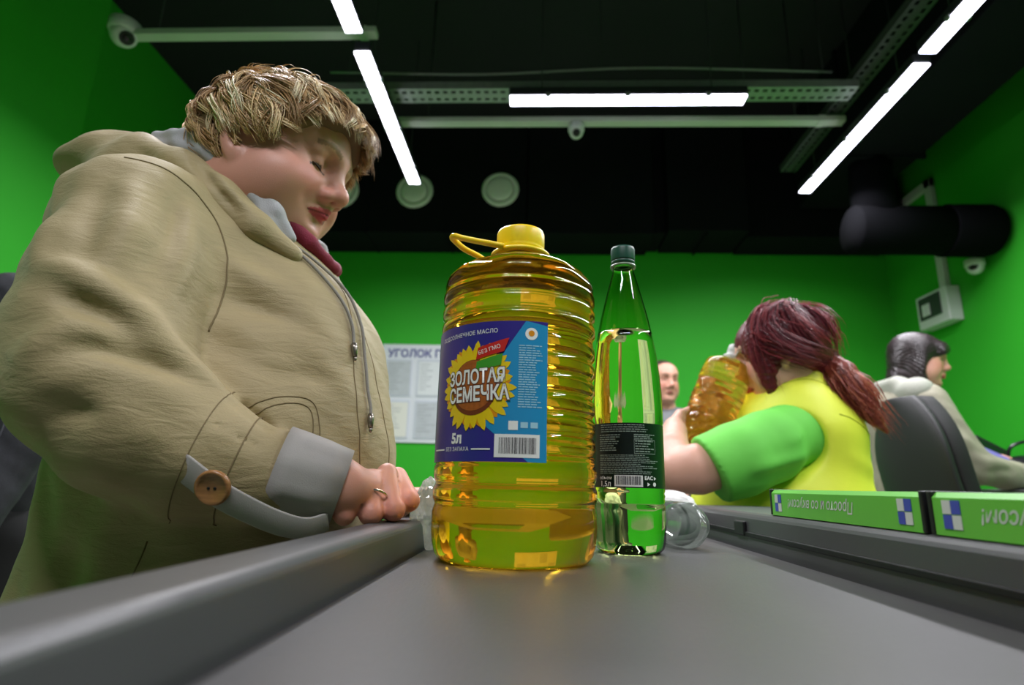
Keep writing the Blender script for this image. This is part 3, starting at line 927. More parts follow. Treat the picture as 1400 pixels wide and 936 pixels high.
def skin_cols(R, o, sc, base=(206, 150, 132), lip=(186, 62, 82), brow=(120, 92, 70), blush=(200, 110, 100), lf=1.0):
    R = np.asarray(R); o = np.asarray(o)
    L = lambda c: np.array(srgb(*c)[:3])
    def f(V):
        q = (V - o) @ R / sc
        x, y, z = q.T; ay = np.abs(y); z = np.where(z < 0, z / lf, z)
        C = np.tile(L(base), (len(V), 1))
        def mixin(w, c):
            nonlocal C
            w = np.clip(w, 0, 1)[:, None]; C = C * (1 - w) + L(c) * w
        front = x > .03
        mixin(.55 * np.exp(-(((ay - .045) / .022) ** 2 + ((z + .03) / .025) ** 2)) * front, blush)
        mixin(.45 * np.exp(-((y / .014) ** 2 + ((z + .032) / .012) ** 2)) * (x > .095), blush)
        # lips
        zz = z + .0645 + .007 * (ay / .025) ** 1.5
        lipw = (1 - (ay / .0245) ** 2)
        inl = (x > .072) & (lipw > 0) & (zz < .0085 * np.maximum(lipw, 0) ** .6 - .06 * ay * 0) & (zz > -.0125 * np.maximum(lipw, 0) ** .7)
        mixin(.85 * inl, lip)
        mixin(.9 * ((np.abs(zz + .001) < .0014) & (ay < .025) & (x > .07)), (90, 24, 32))
        # brows and lashes
        bz = .030 + .004 * np.sin((ay - .016) / .03 * 3.1)
        mixin(.6 * (np.abs(z - bz) < .0033) * ((ay > .014) & (ay < .05) & (x > .05)), brow)
        lz = .0030 - .5 * (ay - .032) ** 2 / .02
        mixin(.95 * ((np.abs(z - lz) < .0019) & (ay > .018) & (ay < .047) & (x > .06)), (36, 24, 22))
        mixin(.35 * np.exp(-(((ay - .033) / .016) ** 2 + ((z - .013) / .007) ** 2)) * (x > .05), (150, 96, 84))
        return C
    return f

def finger(S, pts, r0, r1, k=.006, frame=True):
    """chain of world points, joints slightly fuller than the bones"""
    n = len(pts) - 1
    for i in range(n):
        a, b_ = pts[i], pts[i + 1]
        ra = r0 + (r1 - r0) * i / n; rb = r0 + (r1 - r0) * (i + 1) / n
        S.c(a, b_, ra, rb, k=k if i == 0 else .003)

def strands(rnd_seed, n, root_fn, step_fn, nseg, r0, col_fn):
    """hair: three-sided tapered strands; root_fn()->(p, n), step_fn(p, nrm, t, state)->next p"""
    rng = np.random.default_rng(rnd_seed)
    V = []; F = []; C = []
    for i in range(n):
        path, rad = root_fn(rng)
        if path is None: continue
        path = np.asarray(path); m = len(path)
        t = np.gradient(path, axis=0); t /= np.linalg.norm(t, axis=1)[:, None] + 1e-9
        ref = np.array([.3, .5, .8]); a = np.cross(t, ref); a /= np.linalg.norm(a, axis=1)[:, None] + 1e-9; b_ = np.cross(t, a)
        c = col_fn(rng)
        s = len(V)
        for j in range(m):
            r = rad * (1 - .85 * (j / (m - 1)) ** 2)
            for k in range(3):
                an = 2.0944 * k
                V.append(path[j] + r * (math.cos(an) * a[j] + math.sin(an) * b_[j])); C.append(c)
        for j in range(m - 1):
            for k in range(3):
                F.append((s + j * 3 + k, s + j * 3 + (k + 1) % 3, s + (j + 1) * 3 + (k + 1) % 3, s + (j + 1) * 3 + k))
    return np.array(V), np.array(F), np.array(C)

M_skin = mat('skin', attr='Col', rough=.45, sss=.12, bump=.15, bscale=900, spec=.4)
M_hair = mat('hair', attr='Col', rough=.42, spec=.5)

# ================================================================ blonde woman in the khaki coat
def Z3(p): return np.array((p[0], p[1], p[2] + ZC))
WOM = empty('person', (-.44, .77, 0), 'blonde woman in a khaki hooded coat looking down at the belt', 'person')
HO = Z3((-.395, .745, .442)); HR = rotm(0, math.radians(13), math.radians(-2)) ; HS = 1.08
def off(pts): return [tuple(Z3(p[:3])) + tuple(p[3:]) for p in pts]

# skin: head, neck, upper torso, both arms and hands in one surface
S = Sdf()
build_head(S, HR, HO, HS, 1.15, Z3((-.53, .765, .33)), .068, .74)
S.frame()
S.e(Z3((-.52, .77, .2)), (.13, .17, .16), k=.05)
arm_r = [(-0.478, 0.63, 0.306, 0.05), (-0.47, 0.59, 0.206, 0.048), (-0.446, 0.56, 0.097, 0.042), (-0.351, 0.585, 0.025, 0.036), (-0.2277, 0.62, 0.0015, 0.029)]
arm_l = [(-.50, .94, .30, .055), (-.455, 1.01, .17, .05), (-.41, 1.02, .07, .045), (-.31, .96, .02, .036), (-.24, .875, -.02, .027)]
S.chain(off(arm_r), k=.03); S.chain(off(arm_l), k=.03)
# right fist resting on the rail
S.chain(off([(-0.2277, 0.62, 0.0015, 0.027), (-0.2058, 0.628, -0.0078, 0.029)]), k=.02)
S.chain(off([(-0.2029, 0.6371, -0.0098, 0.021), (-0.199, 0.645, -0.0194, .0120)]), k=.010)
S.chain(off([(-0.1982, 0.6416, -0.0098, 0.021), (-0.1835, 0.66, -0.011300000000000001, .0130)]), k=.010)
S.chain(off([(-0.1946, 0.6467, -0.0098, 0.021), (-0.1716, 0.677, -0.0045000000000000005, .0140)]), k=.010)
S.chain(off([(-0.1927, 0.6527, -0.0098, 0.021), (-0.1651, 0.697, -0.0059, .0145)]), k=.010)
fing = [
    ([(-0.1999, 0.645, -0.0077), (-0.1999, 0.62, -0.0336), (-0.2059, 0.644, -0.0315)], 0.0112, 0.0107),
    ([(-0.1838, 0.66, 0.0022), (-0.176, 0.634, -0.0328), (-0.182, 0.658, -0.0315)], 0.0125, 0.012),
    ([(-0.1728, 0.677, 0.0093), (-0.1562, 0.652, -0.0284), (-0.1622, 0.676, -0.0314)], 0.0128, 0.0123),
    ([(-0.1654, 0.697, 0.0065), (-0.1443, 0.673, -0.0193), (-0.1503, 0.697, -0.0223)], 0.0122, 0.0117),
]
for pts, a, c_ in fing: finger(S, [Z3(q) for q in pts], a, c_, .004)
for (p0, _, _), (p1, _, _) in zip(fing, fing[1:]):      # creases between the fingers
    m0 = (np.array(p0[0]) + np.array(p1[0])) / 2; m1 = (np.array(p0[1]) + np.array(p1[1])) / 2
    nrm = np.array((.35, -.75, .35)) * .012
    S.c(Z3(m0 + nrm), Z3(m1 + nrm), .0013, mode='s', k=.004)
finger(S, [Z3(q) for q in [(-.215, .672, -.004), (-.185, .694, -.018), (-.158, .702, -.029)]], .013, .010, .01)
# left hand further along the rail
S.chain(off([(-.24, .875, -.02, .027), (-.205, .85, -.024, .024), (-.185, .825, -.024, .021)]), k=.02)
for k, pts in enumerate(([(-.190, .800, -.022), (-.168, .772, -.022), (-.148, .758, -.030)], [(-.182, .812, -.018), (-.156, .786, -.016), (-.134, .770, -.028)],
            [(-.174, .828, -.016), (-.146, .802, -.014), (-.124, .784, -.027)], [(-.168, .842, -.018), (-.142, .82, -.016), (-.122, .80, -.028)])):
    finger(S, [Z3(q) for q in pts], .0105, .0085, .004)
finger(S, [Z3(q) for q in [(-.21, .82, -.026), (-.192, .790, -.028), (-.172, .772, -.032)]], .011, .009, .01)
_hc = skin_cols(HR, HO, HS, lf=.74)
def wom_col(V):
    C = _hc(V)
    hand = V[:, 2] < ZC + .05
    C[hand] = np.array(srgb(214, 158, 138)[:3])
    for pts, a, c_ in fing:
        d = np.linalg.norm(V - Z3(pts[1]), axis=1)
        w = np.exp(-(d / .014) ** 2)[:, None] * hand[:, None] * .6
        C = C * (1 - w) + np.array(srgb(206, 112, 100)[:3]) * w
    return C
sdf_obj('body', S, .0023, M_skin, WOM, wom_col, 1)

# lashes and half-open eyes
for sy in (-1, 1):
    lp = []
    for k in range(11):
        dy = -.0125 + .025 * k / 10; dz = -.0050 - .0025 * (1 - (dy / .0125) ** 2)
        xx = .0135 * math.sqrt(max(0, 1 - (dy / .0145) ** 2 - (dz / .0125) ** 2)) + .0006
        lp.append(Vector(HR @ (np.array((.0715 + xx, sy * (.0315 + dy), .0085 + dz)) * HS) + HO))
    b = bm_new(); tube(b, lp, [.0003, .0008, .0011, .0013, .0014, .0014, .0014, .0013, .0012, .0008, .0003], 6); link('eyelashes', bm_mesh(b), mat('lash_brown', (40, 26, 22), .6), WOM)
# coat
M_coat = mat('khaki_cotton', (168, 151, 110), .62, noise=.07, nscale=9, bump=.25, bscale=420, sheen=.15, stretch=(1, 1, 3), crinkle=.32)
C = Sdf(); C.k = .04
C.e(Z3((-.485, .785, .225)), (.165, .205, .19))
C.e(Z3((-.53, .785, .305)), (.135, .19, .115), k=.05)
C.e(Z3((-.405, .785, .245)), (.112, .12, .105), k=.04)
for yy in (.735, .845): C.e(Z3((-.356, yy, .160)), (.122, .105, .13), k=.04)
C.e(Z3((-.40, .785, .03)), (.205, .215, .19), k=.05)
C.e(Z3((-.415, .785, -.25)), (.212, .225, .42), k=.05)
C.chain(off([(-.505, .62, .31, .065), (-.505, .95, .31, .065)]), k=.04)
C.raw(lambda P: (ZC - .50) - P[:, 2], Z3((-.43, .77, 0)), 3, 'i', 0)
slv_r = [(-0.478, 0.63, 0.300, 0.076), (-0.465, 0.59, 0.206, 0.086), (-0.455, 0.568, 0.133, 0.088), (-0.442, 0.56, 0.097, 0.085), (-0.4, 0.565, 0.054, 0.076), (-0.351, 0.585, 0.025, 0.064), (-0.299, 0.607, 0.008, 0.050), (-0.26, 0.618, 0.003, 0.043)]
slv_l = [(-.505, .95, .295, .08), (-.475, .99, .215, .088), (-.455, 1.01, .12, .085), (-.40, .99, .055, .075), (-.31, .955, .025, .062), (-.265, .905, -.005, .045)]
C.chain(off(slv_r), k=.02, kk=.008); C.chain(off(slv_l), k=.02, kk=.008)
def fold(S_, pts, amp, w):
    """raise (amp < 0) or press in (amp > 0) the cloth along a line"""
    P0 = np.array([Z3(q) for q in spline(pts, 3)]); n = len(P0) - 1
    def f(P):
        best = np.full(len(P), 1e3, np.float32); tt = np.zeros(len(P), np.float32)
        for i in range(n):
            a, ba = P0[i], P0[i + 1] - P0[i]
            pa = P - a; h = np.clip(pa @ ba / (ba @ ba + 1e-12), 0, 1)
            d = np.linalg.norm(pa - h[:, None] * ba, axis=1)
            m = d < best; best = np.where(m, d, best); tt = np.where(m, (i + h) / n, tt)
        return (amp * np.exp(-(best / w) ** 2) * np.sin(np.pi * np.clip(tt * .9 + .05, 0, 1)) ** .7).astype(np.float32)
    c = P0.mean(0); r = float(np.linalg.norm(P0 - c, axis=1).max()) + w
    S_.raw(f, c, r, 'd', 0)
FOLDS = [
    ([(-.475, .500, .192), (-.450, .493, .188), (-.420, .496, .176), (-.390, .512, .158), (-.356, .543, .121), (-.335, .562, .100)], -.0085, .012),
    ([(-.4365, .486, .160), (-.404, .4947, .142), (-.3735, .5204, .124)], .0075, .011),
    ([(-.452, .474, .1005), (-.425, .480, .1247), (-.394, .501, .1400)], -.0055, .013),
    ([(-.405, .494, .1337), (-.373, .524, .1285), (-.347, .549, .107), (-.318, .5735, .0835)], -.0065, .009),
    ([(-.412, .484, .112), (-.378, .508, .106), (-.345, .545, .088)], .0060, .010),
    ([(-.430, .478, .078), (-.395, .494, .086), (-.360, .524, .078), (-.325, .560, .066)], -.0050, .010),
    ([(-.415, .483, .052), (-.375, .510, .056), (-.335, .548, .050)], .0040, .010),
    ([(-.390, .500, .030), (-.355, .524, .036), (-.320, .556, .034)], -.0040, .010),
    ([(-.455, .565, .325), (-.430, .535, .27), (-.412, .515, .215)], -.0045, .013),
    ([(-.475, .545, .31), (-.455, .517, .25), (-.438, .500, .205)], .0040, .012),
    ([(-.425, .59, .32), (-.402, .565, .26), (-.392, .535, .205)], .0040, .012),
    ([(-.408, .60, .30), (-.388, .575, .24), (-.376, .55, .18)], -.0050, .011),
    ([(-.505, .545, .27), (-.490, .510, .22), (-.475, .495, .19)], -.0035, .014),
    ([(-.372, .632, .25), (-.335, .650, .23), (-.295, .68, .215)], -.0045, .014),
    ([(-.370, .628, .21), (-.335, .640, .195), (-.295, .66, .18)], .0045, .013),
    ([(-.360, .625, .17), (-.320, .636, .155), (-.275, .67, .145)], -.0040, .014),
    ([(-.330, .625, .11), (-.290, .64, .115), (-.255, .68, .11)], .0030, .012),
    ([(-.46, .60, -.05), (-.45, .575, -.15), (-.45, .565, -.30)], .0040, .02),
    ([(-.52, .64, .05), (-.53, .62, -.08), (-.54, .62, -.25)], -.0045, .02),
]
for a_, b_, c_ in FOLDS: fold(C, a_, b_ * 1.9, c_)
# gathers at the wrist seam
for a in range(9):
    an = a * .7 - 2.6
    u = np.array((.28, -.80, .30)); v = np.array((.35, .10, .92))
    d0 = math.cos(an) * u * .060 + math.sin(an) * v * .060; d1 = math.cos(an) * u * .047 + math.sin(an) * v * .047
    C.c(Z3(np.array((-.335, .592, .020)) + d0), Z3(np.array((-.300, .606, .008)) + d1), .0035, .0030, mode='s', k=.008)
# soft cloth unevenness
def wob(P):
    x, y, z = P[:, 0], P[:, 1], P[:, 2]
    return (.0022 * np.sin(38 * x + 21 * z + 4 * np.sin(17 * y)) * np.sin(31 * z - 19 * y + 3 * np.sin(23 * x)) + .0010 * np.sin(95 * z + 60 * x) * np.sin(80 * y + 35 * z)).astype(np.float32)
C.raw(wob, Z3((-.43, .77, 0)), 3, 'd', 0)
coat = sdf_obj('coat', C, .0042, M_coat, WOM, None, 1)

def snapper(o):
    me = o.data; L = origin(o)
    def f(p, lift=.0):
        ok, co, n, i = o.closest_point_on_mesh(Vector(p) - L)
        return co + L + n * lift, n
    return f
snap = snapper(coat)
M_seam = mat('coat_seam', (124, 108, 76), .8)
def seam(name, pts, r=.0008, lift=.0001, m=None, sn=None, closed=False, parent=None):
    P = spline(pts, 8)
    Q = [(sn or snap)(Z3(q), lift)[0] for q in P]
    b = bm_new(); tube(b, Q, r, 6); return link(name, bm_mesh(b), m or M_seam, parent or coat)
seam('armhole_seam', [(-.4782, .5712, .3546), (-.4446, .5811, .3484), (-.4244, .5933, .3394), (-.408, .6141, .327), (-.3954, .63, .306), (-.3798, .633, .269), (-.3706, .63, .2305), (-.37, .623, .192), (-.3718, .6126, .158)], .0011)
seam('placket_seam', [(-.30, .735, .30), (-.272, .728, .255), (-.25, .715, .205), (-.236, .705, .155), (-.228, .70, .11), (-.225, .70, .06), (-.22, .705, .01)])
seam('placket_seam', [(-.275, .765, .29), (-.25, .765, .245), (-.225, .765, .20), (-.212, .765, .15), (-.203, .765, .10), (-.198, .765, .05), (-.196, .765, .0)])
seam('pocket_seam', [(-.315, .605, .072), (-.3037, .6114, .079), (-.2922, .6252, .085), (-.2728, .6477, .0883), (-.2624, .6567, .0795), (-.2566, .6554, .0543), (-.255, .655, .03)])
seam('pocket_seam', [(-.310, .607, .064), (-.3000, .6144, .071), (-.2910, .6265, .077), (-.2755, .6457, .0793), (-.2675, .6527, .0715), (-.2635, .651, .0493), (-.262, .651, .03)])
seam('back_seam', [(-.3807, .579, -.0621), (-.40, .575, -.15), (-.41, .57, -.25), (-.41, .57, -.4)])
# wrist seam ring
def ring_pts(c, ax, r, n=20):
    ax = Vector(ax).normalized(); u = ax.orthogonal().normalized(); v = ax.cross(u)
    return [tuple(Vector(c) + u * math.cos(t) * r + v * math.sin(t) * r) for t in [2 * math.pi * k / n for k in range(n + 1)]]
seam('wrist_seam', ring_pts((-.310, .602, .011), (.9, .33, -.28), .055), .0008)
seam('wrist_seam', ring_pts((-.343, .588, .022), (.9, .33, -.28), .065), .0006)

# hood rolled round the neck
H = Sdf(); H.k = .012
near = [(-.748, .79, .486, .006), (-.700, .765, .474, .017), (-.640, .735, .458, .028), (-.56, .703, .432, .033), (-.485, .682, .398, .033), (-.418, .672, .352, .029), (-.365, .672, .312, .021), (-.322, .69, .285, .012)]
for sgn in (0, 1):
    H.chain(off([(x, (1.57 - y) if sgn else y, z, r) for x, y, z, r in near]), k=.02, kk=.012)
H.e(Z3((-.645, .785, .455)), (.10, .085, .032), k=.03)
H.e(Z3((-.585, .785, .40)), (.07, .12, .05), k=.04)
for pts, amp_, wd_ in (([(-.66, .73, .470), (-.58, .69, .440), (-.50, .66, .400), (-.44, .645, .355)], .006, .010), ([(-.46, .662, .405), (-.415, .650, .362), (-.375, .655, .320)], .007, .008),
                ([(-.43, .655, .392), (-.40, .648, .36), (-.37, .652, .332)], -.007, .008), ([(-.70, .765, .492), (-.62, .72, .485), (-.55, .69, .462)], -.005, .012), ([(-.55, .70, .462), (-.49, .68, .435), (-.45, .67, .415)], .004, .010)):
    fold(H, pts, amp_, wd_)
H.raw(lambda P: (.0008 * np.sin(70 * P[:, 0] + 40 * P[:, 2]) * np.sin(60 * P[:, 2] - 45 * P[:, 1])).astype(np.float32), Z3((-.5, .77, .4)), 3, 'd', 0)
hood = sdf_obj('hood', H, .0032, M_coat, WOM, None, 1)
hsnap = snapper(hood)

# grey lining standing up inside the hood, maroon collar inside that
M_lin = mat('grey_lining', (176, 176, 180), .7, bump=.3, bscale=600, noise=.1, nscale=60)
def ribbon(name, pts, widths, side, th, m, parent, sub=6):
    """band along pts; side = per-point direction of the width"""
    P = spline(pts, sub); Wd = spline([(w_,) for w_ in widths], sub)[:, 0]; Sd = spline(side, sub)
    b = bm_new(); rings = []
    for i in range(len(P)):
        t = P[min(i + 1, len(P) - 1)] - P[max(i - 1, 0)]; t = t / np.linalg.norm(t)
        s_ = Sd[i] / np.linalg.norm(Sd[i]); n = np.cross(t, s_); n /= np.linalg.norm(n)
        w_ = Wd[i] / 2
        rings.append([b.verts.new(Vector(P[i] + a * s_ * w_ + c_ * n * th / 2)) for a, c_ in ((-1, -.6), (-.9, -1), (.9, -1), (1, -.6), (1, .6), (.9, 1), (-.9, 1), (-1, .6))])
    for A_, B_ in zip(rings, rings[1:]):
        for k in range(8): b.faces.new((A_[k], A_[(k + 1) % 8], B_[(k + 1) % 8], B_[k]))
    b.faces.new(rings[0]); b.faces.new(rings[-1][::-1])
    return link(name, bm_mesh(b), m, parent)
lin = [(-.56, .725, .482), (-.50, .698, .466), (-.452, .685, .446), (-.405, .679, .414), (-.372, .679, .378), (-.350, .684, .341), (-.330, .694, .310)]
Ls = Sdf(); Ls.k = .006
for sgn in (0, 1):
    Ls.chain(off([(x, (1.57 - y) if sgn else y, z, r_) for (x, y, z), r_ in zip(lin, (.010, .012, .013, .013, .012, .011, .008))]), k=.006, kk=.006)
    Ls.chain(off([(x - .004, (1.57 - y) if sgn else y, z - .016, r_) for (x, y, z), r_ in zip(lin, (.010, .012, .013, .013, .012, .011, .008))]), k=.008, kk=.006)
Ls.raw(lambda P: (.0012 * np.sin(160 * P[:, 0] + 90 * P[:, 2])).astype(np.float32), Z3((-.5, .77, .4)), 3, 'd', 0)
sdf_obj('hood_lining', Ls, .0028, M_lin, WOM, None, 1)
M_mar = mat('maroon_knit', (128, 22, 52), .75, bump=.4, bscale=500)
Cs = Sdf(); Cs.k = .006
colr = [(-.43, .70, .385, .016), (-.385, .703, .370, .014), (-.350, .715, .346, .013), (-.322, .735, .322, .011), (-.308, .765, .308, .009), (-.303, .785, .304, .008)]
for sgn in (0, 1): Cs.chain(off([(x, (1.57 - y) if sgn else y, z, r_) for x, y, z, r_ in colr]), k=.006, kk=.006)
sdf_obj('collar', Cs, .0028, M_mar, WOM, None, 1)

# turned-up grey cuff, strap and wooden button
def sleeve_band(name, A, B, ra, rb, th, m, parent, n=40, rip=.0, up=(.2, .2, 1)):
    A = Vector(A); B = Vector(B); ax = (B - A).normalized(); u = ax.cross(Vector(up)).normalized(); v = u.cross(ax)
    b = bm_new(); rings = []
    for t, rr in ((0, ra), (.0, ra + th), (.25, ra + th * 1.15 + (rb - ra) * .25), (.6, ra + th * 1.1 + (rb - ra) * .6), (1, rb + th), (1, rb), (.5, (ra + rb) / 2)):
        ring = []
        for k in range(n):
            a = 2 * math.pi * k / n
            q = rr + rip * math.sin(9 * a) * math.sin(math.pi * t)
            ring.append(b.verts.new(A.lerp(B, t) + u * math.cos(a) * q + v * math.sin(a) * q))
        rings.append(ring)
    for i in range(len(rings)):
        a_, b_ = rings[i], rings[(i + 1) % len(rings)]
        for k in range(n): b.faces.new((a_[k], a_[(k + 1) % n], b_[(k + 1) % n], b_[k]))
    o = link(name, bm_mesh(b), m, parent); return o
M_cuff = mat('grey_cuff_cotton', (172, 168, 164), .75, bump=.12, bscale=900, noise=.06, nscale=40)
sleeve_band('cuff', Z3((-.274, .612, .010)), Z3((-.2105, .6345, -.007)), .0445, .0385, .003, M_cuff, WOM, rip=.0014)
sleeve_band('cuff', Z3((-.275, .918, .0)), Z3((-.245, .88, -.018)), .044, .040, .003, M_cuff, WOM)
st = [(-.326, .530, .009), (-.298, .540, -.012), (-.272, .555, -.028), (-.246, .572, -.041), (-.226, .590, -.046), (-.212, .606, -.040)]
ribbon('cuff_strap', [tuple(Z3(q)) for q in st], [.026, .027, .027, .026, .024, .020], [(.35, -.25, .9), (.3, -.3, .9), (.2, -.35, .9), (.1, -.4, .9), (.0, -.5, .85), (0, -.5, .85)], .003, M_cuff, WOM)
bc = Z3((-.298, .538, -.008)); bn = Vector((.05, -.95, -.28)).normalized()
bt = empty('tmp', (0, 0, 0)); bpy.data.objects.remove(bt)
def along(me, loc, n):
    q = Vector(n).to_track_quat('Z', 'Y'); me.transform(q.to_matrix().to_4x4()); me.transform(Matrix.Translation(loc)); return me
b = bm_new(); lathe(b, [(.0005, -.002), (.013, -.002), (.0160, .0), (.0168, .003), (.0160, .0055), (.0142, .0062), (.0125, .0048), (.0005, .0046)], n=40)
btn = link('button', along(bm_mesh(b), bc, bn), mat('brown_horn', (172, 122, 76), .3, noise=.35, nscale=60, stretch=(1, 1, 6)), WOM)
for dx in (-.003, .003):
    b = bm_new(); lathe(b, [(.0005, .0044), (.0014, .0044), (.0014, .0050), (.0005, .0050)], n=10)
    me = bm_mesh(b); me.transform(Matrix.Translation((dx, 0, 0))); link('button_hole', along(me, bc, bn), M_dark, btn)

# draw cords with metal ends
M_cord = mat('grey_cord', (150, 146, 138), .8, bump=.8, bscale=900)
M_metal = mat('tarnished_metal', (150, 145, 135), .3, metal=.9)
def cord(pts, endlen=.014):
    P = spline(pts, 8); Q = []
    for q in P: Q.append(snap(Z3(q), .004)[0])
    b = bm_new(); tube(b, Q, .0021, 8); c_ = link('drawcord', bm_mesh(b), M_cord, WOM)
    e0 = Q[-1]; d = (Q[-1] - Q[-3]).normalized()
    b = bm_new(); tube(b, [e0 - d * .004, e0 + d * .002, e0 + d * .006, e0 + d * endlen], [.0036, .0042, .0036, .0030], 12); link('cord_end', bm_mesh(b), M_metal, c_)
    b = bm_new(); tube(b, [e0 + d * endlen, e0 + d * (endlen + .003), e0 + d * (endlen + .006)], [.0016, .0026, .0010], 8); link('cord_knot', bm_mesh(b), M_metal, c_)
cord([(-.352, .672, .325), (-.325, .69, .30), (-.29, .70, .262), (-.262, .705, .222), (-.245, .708, .19), (-.240, .705, .165)])
cord([(-.342, .675, .325), (-.310, .705, .296), (-.275, .72, .262), (-.248, .725, .22), (-.232, .725, .17), (-.224, .72, .12), (-.220, .715, .075)])

# ring on the ring finger
mp, pp = np.array(fing[1][0][0]), np.array(fing[1][0][1])
rc = Z3(mp * .42 + pp * .58); ra_ = Vector(pp - mp).normalized()
b = bm_new(); u = ra_.orthogonal().normalized(); v = ra_.cross(u)
tube(b, [Vector(rc) + (u * math.cos(t) + v * math.sin(t)) * .0166 for t in [2 * math.pi * k / 36 for k in range(36)]], .0014, 8, closed=True)
link('finger_ring', bm_mesh(b), mat('silver', (220, 215, 200), .15, metal=1), WOM)

# trousers and shoes under the coat
Tr = Sdf(); Tr.k = .02
for yy in (.69, .88): Tr.chain(off([(-.43, yy, -.42, .09), (-.43, yy, -.62, .075), (-.43, yy, -.84, .065)]), k=.02, kk=.008)
sdf_obj('trousers', Tr, .01, mat('dark_trousers', (34, 34, 40), .8), WOM, None, 1)
for yy in (.69, .88):
    Sh = Sdf(); Sh.k = .02
    Sh.e(Z3((-.39, yy, FL + .045)), (.125, .045, .045)); Sh.e(Z3((-.45, yy, FL + .07)), (.06, .045, .05)); Sh.raw(lambda P: (.002) - P[:, 2], Z3((-.4, yy, FL)), .5, 'i', 0)
    sdf_obj('shoe', Sh, .008, mat('black_leather', (22, 20, 20), .4), WOM, None, 1)

# hair: layered blonde locks over a close base
def hw(q): return HR @ (np.asarray(q) * HS) + HO
Hc = Sdf(); Hc.frame(HR, HO, HS); Hc.k = .02
Hc.e((-.006, 0, .036), (.108, .085, .085)); Hc.e((.045, 0, .06), (.062, .068, .053)); Hc.e((-.058, 0, -.005), (.045, .068, .055)); Hc.e((-.068, 0, -.045), (.028, .05, .035))
def cutf(P):
    q = (P - HO) @ HR / HS
    return (.014 - (.68 * q[:, 0] - .73 * q[:, 2]) - .10 * np.maximum(np.abs(q[:, 1]) - .05, 0)).astype(np.float32)
Hc.raw(lambda P: -cutf(P), HO, 1, 'i', 0)
for sy in (-1, 1): Hc.e((.006, sy * .084, -.012), (.026, .03, .032), mode='s', k=.006)
Hc.raw(lambda P: (.004 * np.sin(90 * P[:, 0] + 40 * P[:, 2]) * np.sin(70 * P[:, 1] + 60 * P[:, 2])).astype(np.float32), HO, 1, 'd', 0)
sdf_obj('hair_base', Hc, .004, mat('hair_root', (118, 92, 62), .7), WOM, None, 1)
HE_c = np.array((.004, 0, .034)); HE_r = np.array((.121, .091, .094))
whorl = np.array((-.55, .15, .82)); whorl /= np.linalg.norm(whorl)
def lock_path(rng, u0, length, lift, n=9, sweep=0.0, curl=0.0):
    u = u0.copy(); pts = []
    for i in range(n):
        t = i / (n - 1)
        rad = 1.0 - .03 + lift * math.sin(min(t * 2.2, 1.57)) - .05 * max(0, t - .75) * 2
        pts.append(HE_c + HE_r * u * rad)
        d = u * (u @ whorl) - whorl; d -= u * (d @ u); nd = np.linalg.norm(d)
        if nd < 1e-3: d = np.array((1., 0, 0)) - u * u[0]; nd = np.linalg.norm(d)
        d /= nd; sd = np.cross(u, d)
        fr = np.array((1., 0, -.25)); fr -= u * (fr @ u); fr /= np.linalg.norm(fr) + 1e-6
        wf = .35 * max(0, u[2])
        d = d * (1 - wf) + fr * wf + sd * (sweep + curl * math.sin(3.0 * t + sweep * 9)); d /= np.linalg.norm(d)
        u = u + d * length / (n - 1) / .1; u /= np.linalg.norm(u)
    return np.array(pts)
def allowed(q):
    lim = .022 + (.012 if abs(q[1]) < .05 else 0)
    if (q[0] - .008) ** 2 + (q[2] + .014) ** 2 < .027 ** 2 and abs(q[1]) > .055: return False
    return .68 * q[0] - .73 * q[2] < lim
hv, hf, hcol = [], [], []
rng = np.random.default_rng(11)
pal = [np.array(srgb(*c)[:3]) for c in ((222, 188, 138), (240, 212, 166), (196, 158, 110), (160, 124, 82), (250, 230, 194), (208, 172, 122))]
nv = 0
for li in range(900):
    u0 = rng.normal(size=3); u0 /= np.linalg.norm(u0)
    q0 = HE_c + HE_r * u0
    if .68 * q0[0] - .73 * q0[2] > .004 or q0[2] < -.085: continue
    length = rng.uniform(.045, .085) * (1.0 if q0[2] > 0 else .6)
    pth = lock_path(rng, u0, length, rng.uniform(.02, .12), sweep=rng.normal() * .35, curl=rng.normal() * .35)
    k = len(pth)
    for i in range(3, len(pth)):
        if not allowed(pth[i]): k = i + 1; break
    pth = pth[:max(k, 4)]
    base = pal[rng.integers(len(pal))]
    for si in range(13):
        o_ = rng.normal(size=3) * .0042; o_ -= u0 * (o_ @ u0) * .6
        spread = np.linspace(1.0, rng.uniform(.25, .9), len(pth))[:, None]
        pp_ = pth + o_ * spread + rng.normal(size=3) * .0012 * np.linspace(0, 1.5, len(pth))[:, None]
        pw = (pp_ * HS) @ HR.T + HO
        t = np.gradient(pw, axis=0); t /= np.linalg.norm(t, axis=1)[:, None] + 1e-9
        a_ = np.cross(t, (pw - HO)); a_ /= np.linalg.norm(a_, axis=1)[:, None] + 1e-9; b_ = np.cross(t, a_)
        m = len(pw); rad = rng.uniform(.0008, .0013) * (1 - .9 * (np.linspace(0, 1, m)) ** 2.0)
        ring = np.stack([pw + rad[:, None] * (math.cos(c_) * a_ * 1.3 + math.sin(c_) * b_ * .6) for c_ in (0, 2.094, 4.189)], 1).reshape(-1, 3)
        hv.append(ring); col = np.clip(base * rng.uniform(.8, 1.2), 0, 1); hcol.append(np.tile(col, (len(ring), 1)))
        idx = np.arange(m - 1)[:, None] * 3 + np.arange(3)[None]
        nx = np.arange(m - 1)[:, None] * 3 + (np.arange(3)[None] + 1) % 3
        hf.append(np.stack([idx, nx, nx + 3, idx + 3], -1).reshape(-1, 4) + nv); nv += len(ring)
me = mesh_np('hair', np.concatenate(hv), np.concatenate(hf), np.concatenate(hcol))
link('hair', me, M_hair, WOM)
